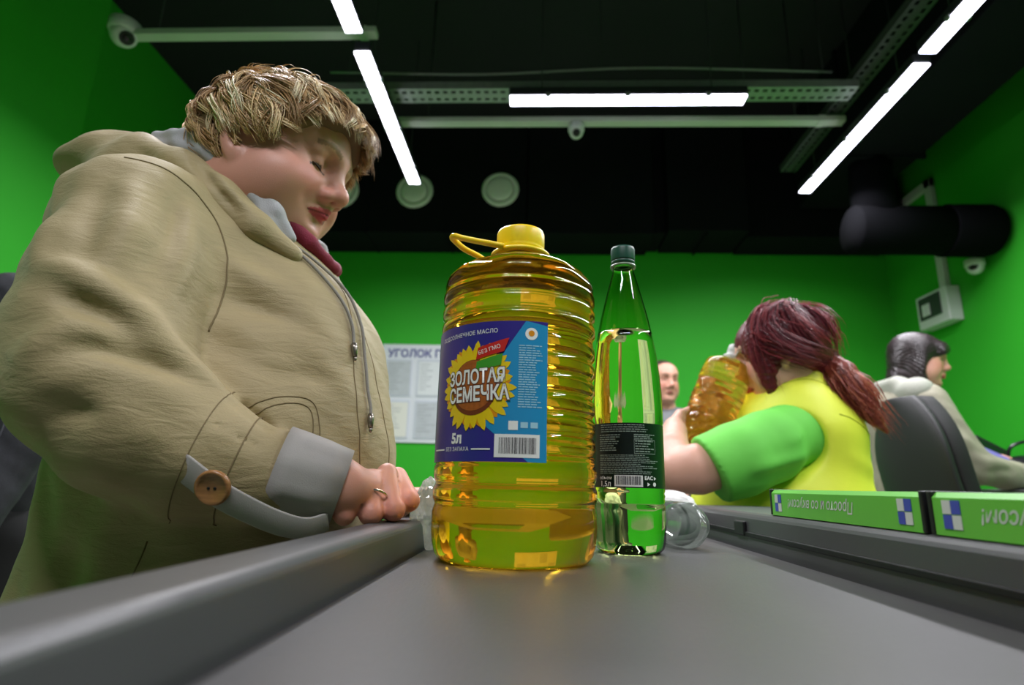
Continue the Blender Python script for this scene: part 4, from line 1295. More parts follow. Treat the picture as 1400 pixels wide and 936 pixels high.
# ================================================================ cashier in the yellow vest
def place(pts): return [tuple(Z3(q[:3])) + tuple(q[3:]) for q in pts]
def limb(S_, pts, k=.02, kk=.008): S_.chain(place(pts), k=k, kk=kk)
def half(fn, c=(0, 0, 0), r=5): return (lambda P: fn(P[:, 0], P[:, 1], P[:, 2] - ZC).astype(np.float32), Z3(c), r)
def clip(S_, fn): S_.raw(*half(fn), 'i', 0)

def simple_hand(S_, wrist, dirv, palm, ln=.085, curl=.5, r=.0085):
    """relaxed hand: palm slab, four fingers of unequal length, thumb off the side"""
    w_ = np.array(wrist, float); d = np.array(dirv, float); d /= np.linalg.norm(d)
    n = np.array(palm, float); n -= d * (n @ d); n /= np.linalg.norm(n); s_ = np.cross(d, n)
    kn = w_ + d * ln
    for q in (-.026, -.009, .009, .026): S_.c(Z3(w_ + s_ * q * .6), Z3(kn + s_ * q), .014, .0115, k=.012)
    for q, l_ in ((-.028, .060), (-.010, .074), (.009, .080), (.027, .070)):
        p0 = kn + s_ * q; p1 = p0 + (d * math.cos(curl) + n * math.sin(curl)) * l_ * .52; p2 = p1 + (d * math.cos(curl * 2.2) + n * math.sin(curl * 2.2)) * l_ * .5
        finger(S_, [Z3(p0), Z3(p1), Z3(p2)], r, r * .85, .005)
    p0 = w_ + d * ln * .35 + s_ * .024; p1 = p0 + d * .03 + s_ * .022 + n * .012; p2 = p1 + d * .03 + n * .012
    finger(S_, [Z3(p0), Z3(p1), Z3(p2)], r * 1.2, r, .008)

CAS = empty('person', (.66, 1.52, 0), 'red-haired cashier in a yellow vest holding up an oil bottle', 'person')
CO = Z3((.615, 1.46, .335)); CR = rotm(0, 0, math.pi - .28) @ rotm(0, math.radians(10), 0); CS = 1.0
S = Sdf()
build_head(S, CR, CO, CS, 1.08, Z3((.675, 1.50, .20)), .056)
S.frame()
S.e(Z3((.67, 1.52, .08)), (.12, .16, .15), k=.05)
limb(S, [(.60, 1.40, .12, .040), (.47, 1.315, .075, .050), (.345, 1.28, .045, .052), (.305, 1.29, .038, .045), (.31, 1.36, .09, .040), (.335, 1.43, .14, .030)], .03, .01)
limb(S, [(.64, 1.66, .165, .055), (.56, 1.71, .08, .05), (.48, 1.66, .10, .044), (.46, 1.60, .17, .034), (.468, 1.575, .20, .027)], .03, .01)
simple_hand(S, (.335, 1.43, .14), (.35, .60, .25), (.9, -.3, .2), .07, .6)
simple_hand(S, (.468, 1.575, .20), (.25, -.75, .65), (-.9, -.2, .2), .06, .7)
_cc = skin_cols(CR, CO, CS, base=(224, 172, 152))
sdf_obj('body', S, .0038, M_skin, CAS, _cc, 1)
M_tee = mat('green_jersey', (110, 208, 78), .75, bump=.2, bscale=500, noise=.05)
T = Sdf(); T.k = .03
T.e(Z3((.64, 1.52, .12)), (.14, .18, .12))
limb(T, [(.59, 1.385, .135, .070), (.52, 1.340, .100, .080), (.44, 1.305, .068, .080), (.36, 1.280, .040, .074)], .03, .008)
limb(T, [(.64, 1.67, .165, .08), (.57, 1.715, .10, .08), (.51, 1.70, .08, .07)], .03, .008)
clip(T, lambda x, y, z: -(x - .374) * .85 - (z - .04) * .42 + 0 * y)
for a_, b_, c_ in (([(.55, 1.25, .17), (.48, 1.22, .12), (.42, 1.20, .09)], .008, .016), ([(.60, 1.28, .08), (.52, 1.25, .06), (.44, 1.21, .04)], -.009, .016), ([(.56, 1.27, .05), (.49, 1.24, .03), (.42, 1.215, .0)], .008, .014), ([(.60, 1.29, .15), (.56, 1.25, .11), (.50, 1.22, .10)], -.007, .014)): fold(T, a_, b_, c_)
tee = sdf_obj('t_shirt', T, .0055, M_tee, CAS, None, 1)
M_vest = mat('yellow_quilted_vest', (240, 248, 72), .55, bump=.15, bscale=120, noise=.04)
V_ = Sdf(); V_.k = .04
V_.e(Z3((.65, 1.52, .13)), (.165, .20, .15)); V_.e(Z3((.61, 1.52, -.05)), (.215, .225, .20), k=.06)
limb(V_, [(.635, 1.42, .215, .060), (.65, 1.64, .205, .060)], .05)
V_.e(Z3((.655, 1.50, .235)), (.085, .085, .05), k=.03)
limb(V_, [(.575, 1.49, .245, .026), (.60, 1.435, .262, .026), (.67, 1.425, .270, .026), (.715, 1.49, .265, .028), (.69, 1.57, .262, .026), (.61, 1.56, .255, .026), (.575, 1.49, .245, .026)], .02, .02)
V_.chain(place([(.42, 1.24, .05, .092), (.53, 1.290, .100, .088), (.575, 1.33, .115, .070)]), mode='s', k=.015)
V_.chain(place([(.46, 1.84, .05, .115), (.61, 1.775, .12, .105)]), mode='s', k=.02)
V_.e(Z3((.635, 1.485, .31)), (.05, .05, .07), mode='s', k=.01)
clip(V_, lambda x, y, z: -.22 - z)
for a_, b_, c_ in (([(.45, 1.34, -.02), (.52, 1.30, -.045), (.60, 1.29, -.04)], -.008, .02), ([(.42, 1.40, .0), (.46, 1.34, -.05), (.51, 1.31, -.10)], .009, .016), ([(.64, 1.31, -.01), (.72, 1.35, -.02), (.79, 1.45, -.02)], .007, .012),
                   ([(.68, 1.35, .17), (.75, 1.40, .14), (.80, 1.48, .13)], .006, .012), ([(.70, 1.33, .08), (.76, 1.39, .06), (.81, 1.47, .05)], -.006, .02)): fold(V_, a_, b_, c_)
vest = sdf_obj('vest', V_, .0055, M_vest, CAS, None, 1)
vs = snapper(vest)
seam('vest_seam', [(.68, 1.35, .17), (.75, 1.40, .14), (.80, 1.48, .13)], .0015, sn=vs, m=mat('vest_seam', (178, 186, 30), .7), parent=vest)
seam('vest_seam', [(.58, 1.41, .24), (.63, 1.395, .24), (.70, 1.415, .235)], .0015, sn=vs, m=mat('vest_seam'), parent=vest)
Tr = Sdf(); Tr.k = .03
Tr.e(Z3((.68, 1.52, -.28)), (.17, .2, .14))
for yy in (1.41, 1.63): limb(Tr, [(.66, yy, -.30, .10), (.56, yy, -.36, .08), (.40, yy, -.40, .07), (.40, yy, -.62, .06), (.41, yy, -.86, .05)], .03, .01)
sdf_obj('trousers', Tr, .010, mat('dark_trousers'), CAS, None, 1)
for yy in (1.41, 1.63):
    Sh = Sdf(); Sh.k = .02; Sh.e(Z3((.37, yy, FL + .04)), (.12, .042, .04)); Sh.e(Z3((.42, yy, FL + .06)), (.05, .04, .05)); clip(Sh, lambda x, y, z: (FL + .002) - z)
    sdf_obj('shoe', Sh, .008, mat('black_leather'), CAS, None, 1)

def hair_mass(name, R, o, sc, blobs, cuts, groove, m, parent, h=.004, flow=(60, 0, 20), extra=()):
    Hs = Sdf(); Hs.frame(R, o, sc); Hs.k = .02
    for c_, r_ in blobs: Hs.e(c_, r_)
    for ch in extra: Hs.chain(ch, k=.02, kk=.01)
    for c_, r_ in cuts: Hs.e(c_, r_, mode='s', k=.008)
    def gr(P):
        q = (P - o) @ R / sc
        x, y, z = q.T
        a = np.arctan2(y, z - .02 + .0 * x)
        return (groove * (np.sin(46 * a + 55 * x + 6 * np.sin(30 * x)) + .6 * np.sin(97 * a - 40 * x + 4 * np.sin(50 * z))) * .5).astype(np.float32)
    Hs.raw(gr, o, 1, 'd', 0)
    return sdf_obj(name, Hs, h, m, parent, None, 0)

M_redh = mat('dark_red_hair', (112, 26, 42), .38, noise=.55, nscale=60, stretch=(1, 4, 1))
hair_mass('hair', CR, CO, CS,
          [((-.012, 0, .034), (.112, .092, .095)), ((-.05, 0, .0), (.065, .078, .07)), ((.036, .066, .020), (.046, .024, .070)), ((.046, .068, -.045), (.022, .014, .058)), ((.05, -.06, .0), (.04, .02, .08))],
          [((.128, 0, -.02), (.062, .062, .075)), ((-.004, .094, -.022), (.020, .026, .030))], .0022, M_redh, CAS, .0034,
          extra=([(-.085, .0, -.015, .032), (-.108, .0, -.035, .028)],))
hair_mass('ponytail', CR, CO, CS, [((-.108, 0, -.04), (.022, .022, .022))], [], .004, mat('copper_hair', (150, 66, 52), .4, noise=.55, nscale=60), CAS, .0034,
          extra=([(-.106, .005, -.04, .024), (-.118, .018, -.075, .036), (-.128, .024, -.115, .036), (-.142, .026, -.155, .026), (-.160, .026, -.195, .014), (-.175, .026, -.225, .004)],))
def wisps(seed, n, R, o, sc, path, spread, rad, cols, parent, name='hair_strands'):
    """loose strands that follow a guide line"""
    rng_ = np.random.default_rng(seed); Vs, Fs, Cs_ = [], [], []; nv_ = 0
    G_ = spline(path, 5)
    for i in range(n):
        off_ = rng_.normal(size=3) * spread; k0 = rng_.integers(0, max(1, len(G_) // 3)); k1 = len(G_) - rng_.integers(0, len(G_) // 3)
        q = G_[k0:k1] + off_ * np.linspace(.6, 1.3, k1 - k0)[:, None] + np.cumsum(rng_.normal(size=(k1 - k0, 3)) * spread * .12, 0)
        pw = (q * sc) @ R.T + o
        t = np.gradient(pw, axis=0); t /= np.linalg.norm(t, axis=1)[:, None] + 1e-9
        a_ = np.cross(t, (.2, .9, .4)); a_ /= np.linalg.norm(a_, axis=1)[:, None] + 1e-9; b_ = np.cross(t, a_); m = len(pw)
        rr = rad * rng_.uniform(.6, 1.2) * (1 - .9 * np.linspace(0, 1, m) ** 2)
        Vs.append(np.stack([pw + rr[:, None] * (math.cos(c_) * a_ + math.sin(c_) * b_) for c_ in (0, 2.094, 4.189)], 1).reshape(-1, 3))
        Cs_.append(np.tile(np.array(srgb(*cols[rng_.integers(len(cols))])[:3]), (3 * m, 1)))
        idx = np.arange(m - 1)[:, None] * 3 + np.arange(3)[None]; nx = np.arange(m - 1)[:, None] * 3 + (np.arange(3)[None] + 1) % 3
        Fs.append(np.stack([idx, nx, nx + 3, idx + 3], -1).reshape(-1, 4) + nv_); nv_ += 3 * m
    return link(name, mesh_np(name, np.concatenate(Vs), np.concatenate(Fs), np.concatenate(Cs_)), M_hair, parent)
redc = ((112, 28, 44), (140, 40, 56), (84, 18, 32), (160, 60, 66))
for sd, pth, sp in ((1, [(-.03, .03, .128), (.03, .055, .108), (.055, .075, .05), (.058, .082, -.02), (.048, .078, -.095)], .010), (2, [(-.04, .02, .132), (.0, .07, .105), (.02, .092, .06), (.0, .098, .02), (-.05, .085, -.02), (-.10, .03, -.035)], .012),
                    (3, [(-.06, .02, .128), (-.04, .07, .10), (-.05, .092, .05), (-.08, .075, .0), (-.105, .02, -.03)], .012), (4, [(-.07, .0, .125), (-.105, .04, .08), (-.12, .05, .03), (-.115, .02, -.03)], .012), (5, [(.0, .03, .132), (.03, .078, .09), (.045, .088, .04), (.02, .092, .01), (-.04, .09, -.02), (-.10, .03, -.04)], .010)):
    wisps(sd, 150, CR, CO, CS, pth, sp, .0013, redc, CAS)
copc = ((168, 78, 60), (140, 54, 50), (196, 110, 84), (112, 40, 44))
for sd, pth in ((6, [(-.108, .01, -.04), (-.125, .045, -.08), (-.135, .055, -.12), (-.15, .045, -.165), (-.17, .04, -.215)]), (7, [(-.108, .01, -.04), (-.14, .02, -.08), (-.16, .03, -.12), (-.165, .03, -.165), (-.185, .035, -.23)]), (8, [(-.108, .01, -.04), (-.10, .045, -.085), (-.11, .055, -.13), (-.13, .05, -.17), (-.14, .045, -.20)])):
    wisps(sd, 110, CR, CO, CS, pth, .010, .0012, copc, CAS)
b = bm_new(); q = CR @ np.array((-.106, 0, -.035)) + CO
tube(b, [Vector(q) + Vector(CR @ np.array((.006 * math.cos(t) * 0 + .012 * math.sin(t), .030 * math.cos(t), .028 * math.sin(t)))) for t in [2 * math.pi * k / 20 for k in range(20)]], .005, 8, closed=True)
link('hair_tie', bm_mesh(b), M_dark, CAS)

# bottle the cashier holds up: clear ribbed, wrapped in film, white cap
hb = empty('oil_bottle', W(.418, 1.50, .10), 'golden oil bottle with white cap tilted in the hands of the cashier', 'bottle')
ax = Vector((.40, .02, .92)).normalized(); rotq = ax.to_track_quat('Z', 'Y').to_matrix().to_4x4()
def tilt(me): me.transform(rotq); me.transform(Matrix.Translation(W(.408, 1.50, .10))); return me
b = bm_new(); lathe(b, [(r_ * .74, z * .78) for r_, z in prof5() if z < .332], n=72, shape=lambda a, z: 1 + .03 * math.sin(5 * a + 60 * z) * math.sin(45 * z + a)); link('body', tilt(bm_mesh(b)), glass('cloudy_oil', (255, 238, 160), .04, 1.35, body=.22, bodycol=(240, 212, 120)), hb)
b = bm_new(); lathe(b, [(.022, .255), (.0235, .256), (.0235, .262), (.0185, .264), (.0185, .276), (.0195, .277), (.0195, .294), (.018, .296), (.001, .2965)], n=40); link('cap', tilt(bm_mesh(b)), M_white, hb)
b = bm_new(); tube(b, [(.022 * math.cos(t), .022 * math.sin(t), .262) for t in np.linspace(0, 6.28, 24)[:-1]], .003, 8, closed=True); link('neck_ring', tilt(bm_mesh(b)), M_white, hb)
b = bm_new()
tube(b, [Vector(q) for q in spline([(-.022, 0, .262), (-.05, .004, .275), (-.062, 0, .285), (-.05, -.004, .287), (-.02, 0, .268)], 5)], .003, 8); link('carry_handle', tilt(bm_mesh(b)), M_white, hb)

# ================================================================ dark-haired woman at the packing table
RW = empty('person', (1.62, 2.5, 0), 'dark-haired woman in a grey-green jacket facing right behind the chair', 'person')
RO = Z3((1.640, 2.50, .570)); RR = rotm(0, 0, math.radians(-27)) @ rotm(0, math.radians(8), 0); RS = .98
S = Sdf()
build_head(S, RR, RO, RS, .98, Z3((1.56, 2.5, .42)), .05)
S.frame(); S.e(Z3((1.55, 2.5, .25)), (.10, .15, .18), k=.04)
limb(S, [(1.56, 2.35, .36, .05), (1.60, 2.30, .20, .045), (1.66, 2.30, .11, .042), (1.80, 2.33, .09, .034), (1.90, 2.36, .085, .026)], .03, .01)
limb(S, [(1.56, 2.65, .36, .05), (1.60, 2.70, .20, .045), (1.66, 2.70, .12, .042), (1.80, 2.66, .13, .034), (1.88, 2.62, .15, .026)], .03, .01)
simple_hand(S, (1.90, 2.36, .085), (.95, .1, -.15), (0, .3, -.9), .08, .45)
simple_hand(S, (1.88, 2.62, .15), (.95, -.2, .05), (0, -.8, -.4), .08, .45)
sdf_obj('body', S, .0042, M_skin, RW, skin_cols(RR, RO, RS, base=(214, 160, 140), brow=(60, 44, 40)), 1)
M_jk = mat('grey_green_jacket', (152, 146, 128), .7, noise=.08, nscale=12, bump=.2, bscale=200)
J = Sdf(); J.k = .04
J.e(Z3((1.545, 2.5, .27)), (.125, .18, .2)); J.e(Z3((1.56, 2.5, .03)), (.145, .19, .26), k=.05); J.e(Z3((1.57, 2.5, -.1)), (.15, .19, .15), k=.05)
limb(J, [(1.55, 2.37, .385, .06), (1.55, 2.63, .385, .06)], .05)
limb(J, [(1.555, 2.345, .36, .07), (1.595, 2.30, .20, .072), (1.655, 2.295, .115, .068), (1.78, 2.325, .09, .056), (1.875, 2.35, .087, .045)], .03, .01)
limb(J, [(1.555, 2.655, .36, .07), (1.595, 2.70, .20, .072), (1.655, 2.705, .125, .065), (1.78, 2.665, .13, .052), (1.85, 2.63, .145, .043)], .03, .01)
for a_, b_, c_ in (([(1.55, 2.29, .30), (1.60, 2.25, .24), (1.65, 2.24, .2)], .007, .018), ([(1.60, 2.24, .14), (1.68, 2.235, .13), (1.76, 2.27, .12)], -.008, .016), ([(1.63, 2.23, .09), (1.72, 2.25, .10), (1.80, 2.29, .10)], .007, .015), ([(1.49, 2.36, .25), (1.48, 2.35, .10), (1.49, 2.34, -.05)], .006, .02)): fold(J, a_, b_, c_)
J.raw(wob, Z3((1.6, 2.5, 0)), 3, 'd', 0)
clip(J, lambda x, y, z: -.22 - z)
jk = sdf_obj('jacket', J, .0065, M_jk, RW, None, 1)
K = Sdf(); K.k = .015      # pale yoke over the shoulders and a stand collar
limb(K, [(1.53, 2.36, .405, .062), (1.53, 2.64, .405, .062)], .03)
limb(K, [(1.50, 2.44, .455, .03), (1.50, 2.56, .455, .03)], .03)
limb(K, [(1.51, 2.44, .455, .022), (1.57, 2.435, .445, .020), (1.635, 2.46, .415, .016)], .02)
limb(K, [(1.51, 2.56, .455, .022), (1.57, 2.565, .445, .020), (1.635, 2.54, .415, .016)], .02)
sdf_obj('yoke', K, .006, mat('pale_grey_cloth', (160, 160, 150), .75), RW, None, 1)
Tr = Sdf(); Tr.k = .03
for yy in (2.42, 2.58): limb(Tr, [(1.57, yy, -.18, .09), (1.57, yy, -.45, .075), (1.57, yy, -.85, .06)], .02)
sdf_obj('trousers', Tr, .011, mat('dark_trousers'), RW, None, 1)
for yy in (2.42, 2.58):
    Sh = Sdf(); Sh.k = .02; Sh.e(Z3((1.61, yy, FL + .04)), (.12, .042, .04)); Sh.e(Z3((1.56, yy, FL + .06)), (.05, .04, .05)); clip(Sh, lambda x, y, z: (FL + .002) - z)
    sdf_obj('shoe', Sh, .008, mat('black_leather'), RW, None, 1)
hair_mass('hair', RR, RO, RS,
          [((-.012, 0, .034), (.108, .088, .090)), ((-.055, 0, -.02), (.062, .078, .075)), ((-.06, 0, -.085), (.058, .080, .050)), ((.0, -.072, -.05), (.045, .022, .075)), ((.0, .072, -.05), (.045, .022, .075)), ((.07, 0, .055), (.042, .062, .030)), ((.085, -.02, .035), (.020, .045, .022))],
          [((.118, 0, -.045), (.085, .095, .080)), ((.062, -.085, -.055), (.040, .04, .065)), ((.062, .085, -.055), (.040, .04, .065))], .0028, mat('dark_brown_hair', (48, 36, 40), .35, noise=.5, nscale=60), RW, .0036)

# ================================================================ man beyond the green bottle
MN = empty('person', (.80, 3.3, 0), 'man in a grey shirt half hidden behind the tall green bottle', 'person')
MO = Z3((.715, 3.28, .60)); MR = rotm(0, math.radians(5), math.radians(-75)); MS = 1.02
S = Sdf()
build_head(S, MR, MO, MS, 1.0, Z3((.735, 3.32, .43)), .055)
S.frame(); S.e(Z3((.74, 3.32, .25)), (.16, .10, .18), k=.04)
limb(S, [(.92, 3.32, .37, .05), (.97, 3.28, .20, .045), (.96, 3.24, .08, .042), (.86, 3.14, .05, .034), (.80, 3.08, .04, .026)], .03, .01)
limb(S, [(.56, 3.32, .37, .05), (.52, 3.28, .20, .045), (.52, 3.24, .08, .042), (.60, 3.14, .05, .034), (.65, 3.08, .04, .026)], .03, .01)
simple_hand(S, (.80, 3.08, .04), (-.5, -.6, -.2), (0, 0, -1), .08, .4); simple_hand(S, (.65, 3.08, .04), (.3, -.8, -.2), (0, 0, -1), .08, .4)
sdf_obj('body', S, .0055, M_skin, MN, skin_cols(MR, MO, MS, base=(214, 160, 140), lip=(180, 110, 100), brow=(70, 50, 40)), 1)
G = Sdf(); G.k = .04
G.e(Z3((.74, 3.32, .27)), (.19, .125, .19)); G.e(Z3((.74, 3.32, .02)), (.17, .125, .26), k=.05)
limb(G, [(.58, 3.32, .38, .065), (.90, 3.32, .38, .065)], .04)
limb(G, [(.915, 3.32, .37, .07), (.975, 3.28, .20, .066), (.965, 3.24, .08, .06), (.87, 3.15, .05, .05)], .03, .01)
limb(G, [(.565, 3.32, .37, .07), (.515, 3.28, .20, .066), (.515, 3.24, .08, .06), (.60, 3.15, .05, .05)], .03, .01)
G.raw(wob, Z3((.74, 3.3, 0)), 3, 'd', 0); clip(G, lambda x, y, z: -.2 - z)
sdf_obj('shirt', G, .008, mat('grey_shirt', (112, 114, 118), .75, noise=.1), MN, None, 1)
Tr = Sdf(); Tr.k = .03
for xx in (.65, .83): limb(Tr, [(xx, 3.32, -.14, .095), (xx, 3.32, -.45, .075), (xx, 3.32, -.85, .06)], .02)
sdf_obj('trousers', Tr, .012, mat('dark_trousers'), MN, None, 1)
for xx in (.65, .83):
    Sh = Sdf(); Sh.k = .02; Sh.e(Z3((xx, 3.27, FL + .04)), (.045, .13, .04)); Sh.e(Z3((xx, 3.33, FL + .06)), (.04, .05, .05)); clip(Sh, lambda x, y, z: (FL + .002) - z)
    sdf_obj('shoe', Sh, .010, mat('black_leather'), MN, None, 1)
hair_mass('hair', MR, MO, MS, [((-.014, 0, .036), (.101, .081, .086)), ((-.05, 0, .0), (.055, .072, .06))], [((.115, 0, -.03), (.065, .12, .085)), ((.03, .085, -.03), (.045, .03, .05)), ((.03, -.085, -.03), (.045, .03, .05))], .0015, mat('brown_hair', (62, 48, 38), .5, noise=.4, nscale=60), MN, .0045)

# ================================================================ shopper in black denim at the left edge
DN = empty('person', (-1.40, 1.22, 0), 'shopper in a black denim jacket cut off behind the khaki coat', 'person')
DO = Z3((-1.50, 1.22, .63)); DR = rotm(0, math.radians(5), math.radians(-80)); DS = 1.0
S = Sdf()
build_head(S, DR, DO, DS, 1.0, Z3((-1.48, 1.25, .46)), .055)
S.frame(); S.e(Z3((-1.45, 1.25, .28)), (.17, .1, .18), k=.04)
limb(S, [(-1.22, 1.25, .38, .05), (-1.14, 1.22, .20, .045), (-1.12, 1.20, .06, .042), (-1.12, 1.13, -.10, .036), (-1.13, 1.10, -.22, .027)], .03, .01)
limb(S, [(-1.60, 1.25, .38, .05), (-1.67, 1.22, .20, .045), (-1.68, 1.20, .06, .042), (-1.67, 1.14, -.10, .036), (-1.66, 1.12, -.22, .027)], .03, .01)
simple_hand(S, (-1.13, 1.10, -.22), (0, -.15, -1), (-1, 0, 0), .08, .3); simple_hand(S, (-1.66, 1.12, -.22), (0, -.15, -1), (1, 0, 0), .08, .3)
sdf_obj('body', S, .0068, M_skin, DN, skin_cols(DR, DO, DS, base=(214, 160, 140), brow=(70, 50, 40)), 1)
M_den = mat('black_denim', (40, 41, 48), .8, noise=.35, nscale=70, bump=.3, bscale=500)
D = Sdf(); D.k = .04
D.e(Z3((-1.44, 1.25, .27)), (.22, .135, .2)); D.e(Z3((-1.36, 1.26, .0)), (.265, .135, .24), k=.05)
limb(D, [(-1.56, 1.25, .385, .07), (-1.24, 1.25, .385, .07)], .04)
limb(D, [(-1.225, 1.25, .375, .075), (-1.135, 1.22, .20, .074), (-1.12, 1.20, .06, .07), (-1.12, 1.13, -.10, .058), (-1.13, 1.105, -.20, .050)], .03, .01)
limb(D, [(-1.595, 1.25, .375, .075), (-1.67, 1.22, .20, .074), (-1.68, 1.20, .06, .07), (-1.67, 1.14, -.10, .058), (-1.66, 1.125, -.20, .050)], .03, .01)
D.raw(wob, Z3((-1.4, 1.2, 0)), 3, 'd', 0); clip(D, lambda x, y, z: -.21 - z)
dj = sdf_obj('denim_jacket', D, .007, M_den, DN, None, 1)
dsn = snapper(dj); M_st = mat('denim_stitch', (66, 66, 74), .8)
seam('jacket_seam', [(-1.145, 1.13, .30), (-1.09, 1.12, .18), (-1.08, 1.11, .04), (-1.085, 1.08, -.10), (-1.10, 1.06, -.18)], .002, sn=dsn, m=M_st, parent=dj)
seam('jacket_seam', [(-1.165, 1.13, .30), (-1.12, 1.115, .18), (-1.11, 1.10, .04), (-1.112, 1.065, -.10), (-1.125, 1.05, -.18)], .002, sn=dsn, m=M_st, parent=dj)
seam('jacket_seam', [(-1.18, 1.06, -.13), (-1.13, 1.045, -.13), (-1.07, 1.07, -.13)], .002, sn=dsn, m=M_st, parent=dj)
b = bm_new(); lathe(b, [(.001, 0), (.008, 0), (.009, .003), (.007, .005), (.001, .004)], n=20)
q, n_ = dsn(Z3((-1.13, 1.05, -.155)), .0); link('jacket_button', along(bm_mesh(b), q, n_), M_metal, DN)
Tr = Sdf(); Tr.k = .03
for xx in (-1.48, -1.22): limb(Tr, [(xx, 1.26, -.14, .125), (xx, 1.25, -.45, .08), (xx, 1.25, -.85, .065)], .02)
sdf_obj('trousers', Tr, .012, mat('black_cloth', (14, 14, 16), .9), DN, None, 1)
for xx in (-1.48, -1.22):
    Sh = Sdf(); Sh.k = .02; Sh.e(Z3((xx, 1.20, FL + .04)), (.045, .13, .04)); Sh.e(Z3((xx, 1.26, FL + .06)), (.04, .05, .05)); clip(Sh, lambda x, y, z: (FL + .002) - z)
    sdf_obj('shoe', Sh, .010, mat('black_leather'), DN, None, 1)
hair_mass('hair', DR, DO, DS, [((-.014, 0, .036), (.103, .083, .088)), ((-.05, 0, .0), (.055, .074, .06))], [((.115, 0, -.03), (.065, .12, .085)), ((.03, .085, -.03), (.045, .03, .05)), ((.03, -.085, -.03), (.045, .03, .05))], .002, mat('brown_hair'), DN, .005)
# ================================================================ office chair
ch = empty('office_chair', W(1.33, 2.02, FL), 'black office chair with tall padded back behind the green dividers', 'chair')
M_cf = mat('black_chair_fabric', (22, 22, 24), .75, noise=.2, nscale=60, bump=.2, bscale=400); M_cp = mat('black_chair_plastic', (30, 30, 32), .6)
# the back faces right and a little away from the camera
RB = rotm(0, 0, math.radians(-4))
def cw(q): return Vector(RB @ np.array(q)) + W(1.27, 1.93, 0)
def back(nm, d0, d1, m, grow=0.0):
    b = bm_new(); rows = []
    for i in range(19):
        t = i / 18; z = -.12 + (.31 + .12) * t
        hw_ = (.20 * (1 - max(0, (t - .45) / .55) ** 2.6 * .62)) + grow
        lean = -.055 * t - .02 * math.sin(3.1 * t)
        row = []
        for k in range(13):
            s_ = -1 + k / 6
            bow = .035 * (1 - s_ * s_)
            row.append((lean - bow, s_ * hw_, z))
        rows.append(row)
    A = [[b.verts.new(cw((x + d0, y, z))) for x, y, z in r_] for r_ in rows]; B = [[b.verts.new(cw((x + d1, y * .97, z - .002))) for x, y, z in r_] for r_ in rows]
    for G_, fl in ((A, 1), (B, 0)):
        for r0, r1 in zip(G_, G_[1:]):
            for k in range(12): b.faces.new((r0[k], r0[k + 1], r1[k + 1], r1[k]))
    edge = lambda G_: G_[0] + [r_[-1] for r_ in G_[1:]] + G_[-1][-2::-1] + [r_[0] for r_ in G_[-2:0:-1]]
    ea, eb = edge(A), edge(B)
    for k in range(len(ea)): b.faces.new((ea[k], ea[(k + 1) % len(ea)], eb[(k + 1) % len(eb)], eb[k]))
    o = link(nm, bm_mesh(b), m, ch); md = o.modifiers.new('bevel', 'BEVEL'); md.width = .008; md.segments = 2; md.limit_method = 'ANGLE'; md.angle_limit = math.radians(50)
back('back_shell', -.028, -.004, M_cp, .006)
back('back_cushion', -.004, .045, M_cf)
Sd = Sdf(); Sd.k = .02; Sd.e(tuple(cw((.22, 0, -.39))), (.24, .23, .05)); sdf_obj('seat', Sd, .012, M_cf, ch, None, 1)
b = bm_new(); tube(b, [cw(q) for q in spline([(.12, 0, -.43), (-.05, 0, -.42), (-.085, 0, -.33), (-.085, 0, -.08)], 5)], .022, 10, flat=.5); link('back_bracket', bm_mesh(b), M_cp, ch)
b = bm_new(); tube(b, [cw((.2, 0, -.42)), cw((.2, 0, FL + .13))], .025, 14); link('gas_column', bm_mesh(b), M_dark, ch)
for k in range(5):
    a = 2 * math.pi * k / 5 + .3; e = cw((.2 + .27 * math.cos(a), .27 * math.sin(a), FL + .075)); h0 = cw((.2, 0, FL + .12))
    b = bm_new(); tube(b, [h0, h0.lerp(e, .6), e], [.025, .02, .015], 8); lg = link('leg', bm_mesh(b), M_cp, ch)
    b = bm_new(); lathe(b, [(.001, -.012), (.022, -.012), (.026, -.006), (.026, .006), (.022, .012), (.001, .012)], n=20)
    link('caster', along(bm_mesh(b), Vector((e.x, e.y, .0275)), (math.sin(a), -math.cos(a), 0)), M_dark, lg)

# ================================================================ packing table, bag and folder by the far woman
tb = empty('packing_table', W(2.15, 2.5, FL), 'grey packing table under the handbag and violet folder', 'table')
box('table_top', W(1.80, 2.15, .005), W(2.62, 2.85, .035), mat('grey_laminate', (120, 120, 122), .4), tb, .004)
for x in (1.86, 2.56):
    for y in (2.2, 2.8): box('leg', W(x - .02, y - .02, FL), W(x + .02, y + .02, .005), M_zinc, tb, .003)
# violet folder leaning
fo = empty('folder', W(1.85, 2.48, .035), 'violet plastic folder leaning by the hands of the far woman', 'folder')
def slab(nm, c, sx, sy, th, Rm, m, parent, bev=.002):
    b = bm_new(); add_box(b, (-sx / 2, -sy / 2, -th / 2), (sx / 2, sy / 2, th / 2), bev)
    me = bm_mesh(b); me.transform(Matrix(Rm.tolist()).to_4x4()); me.transform(Matrix.Translation(c)); return link(nm, me, m, parent, False)
Rf = rotm(math.radians(-58), 0, math.radians(8)) @ rotm(0, 0, math.radians(0))
Rf = rotm(0, 0, math.radians(4)) @ rotm(math.radians(62), 0, 0) @ rotm(0, 0, math.radians(-33))
slab('cover', W(1.845, 2.47, .128), .13, .17, .004, Rf, mat('violet_plastic', (124, 116, 196), .4), fo)
slab('cover', W(1.845, 2.482, .130), .128, .168, .003, Rf, mat('violet_plastic'), fo)
slab('paper_stack', W(1.843, 2.476, .132), .12, .16, .006, Rf, M_paper[1], fo)
tbk = empty('tablet_case', W(2.06, 2.74, .035), 'flat black case standing tilted behind the violet folder', 'case')
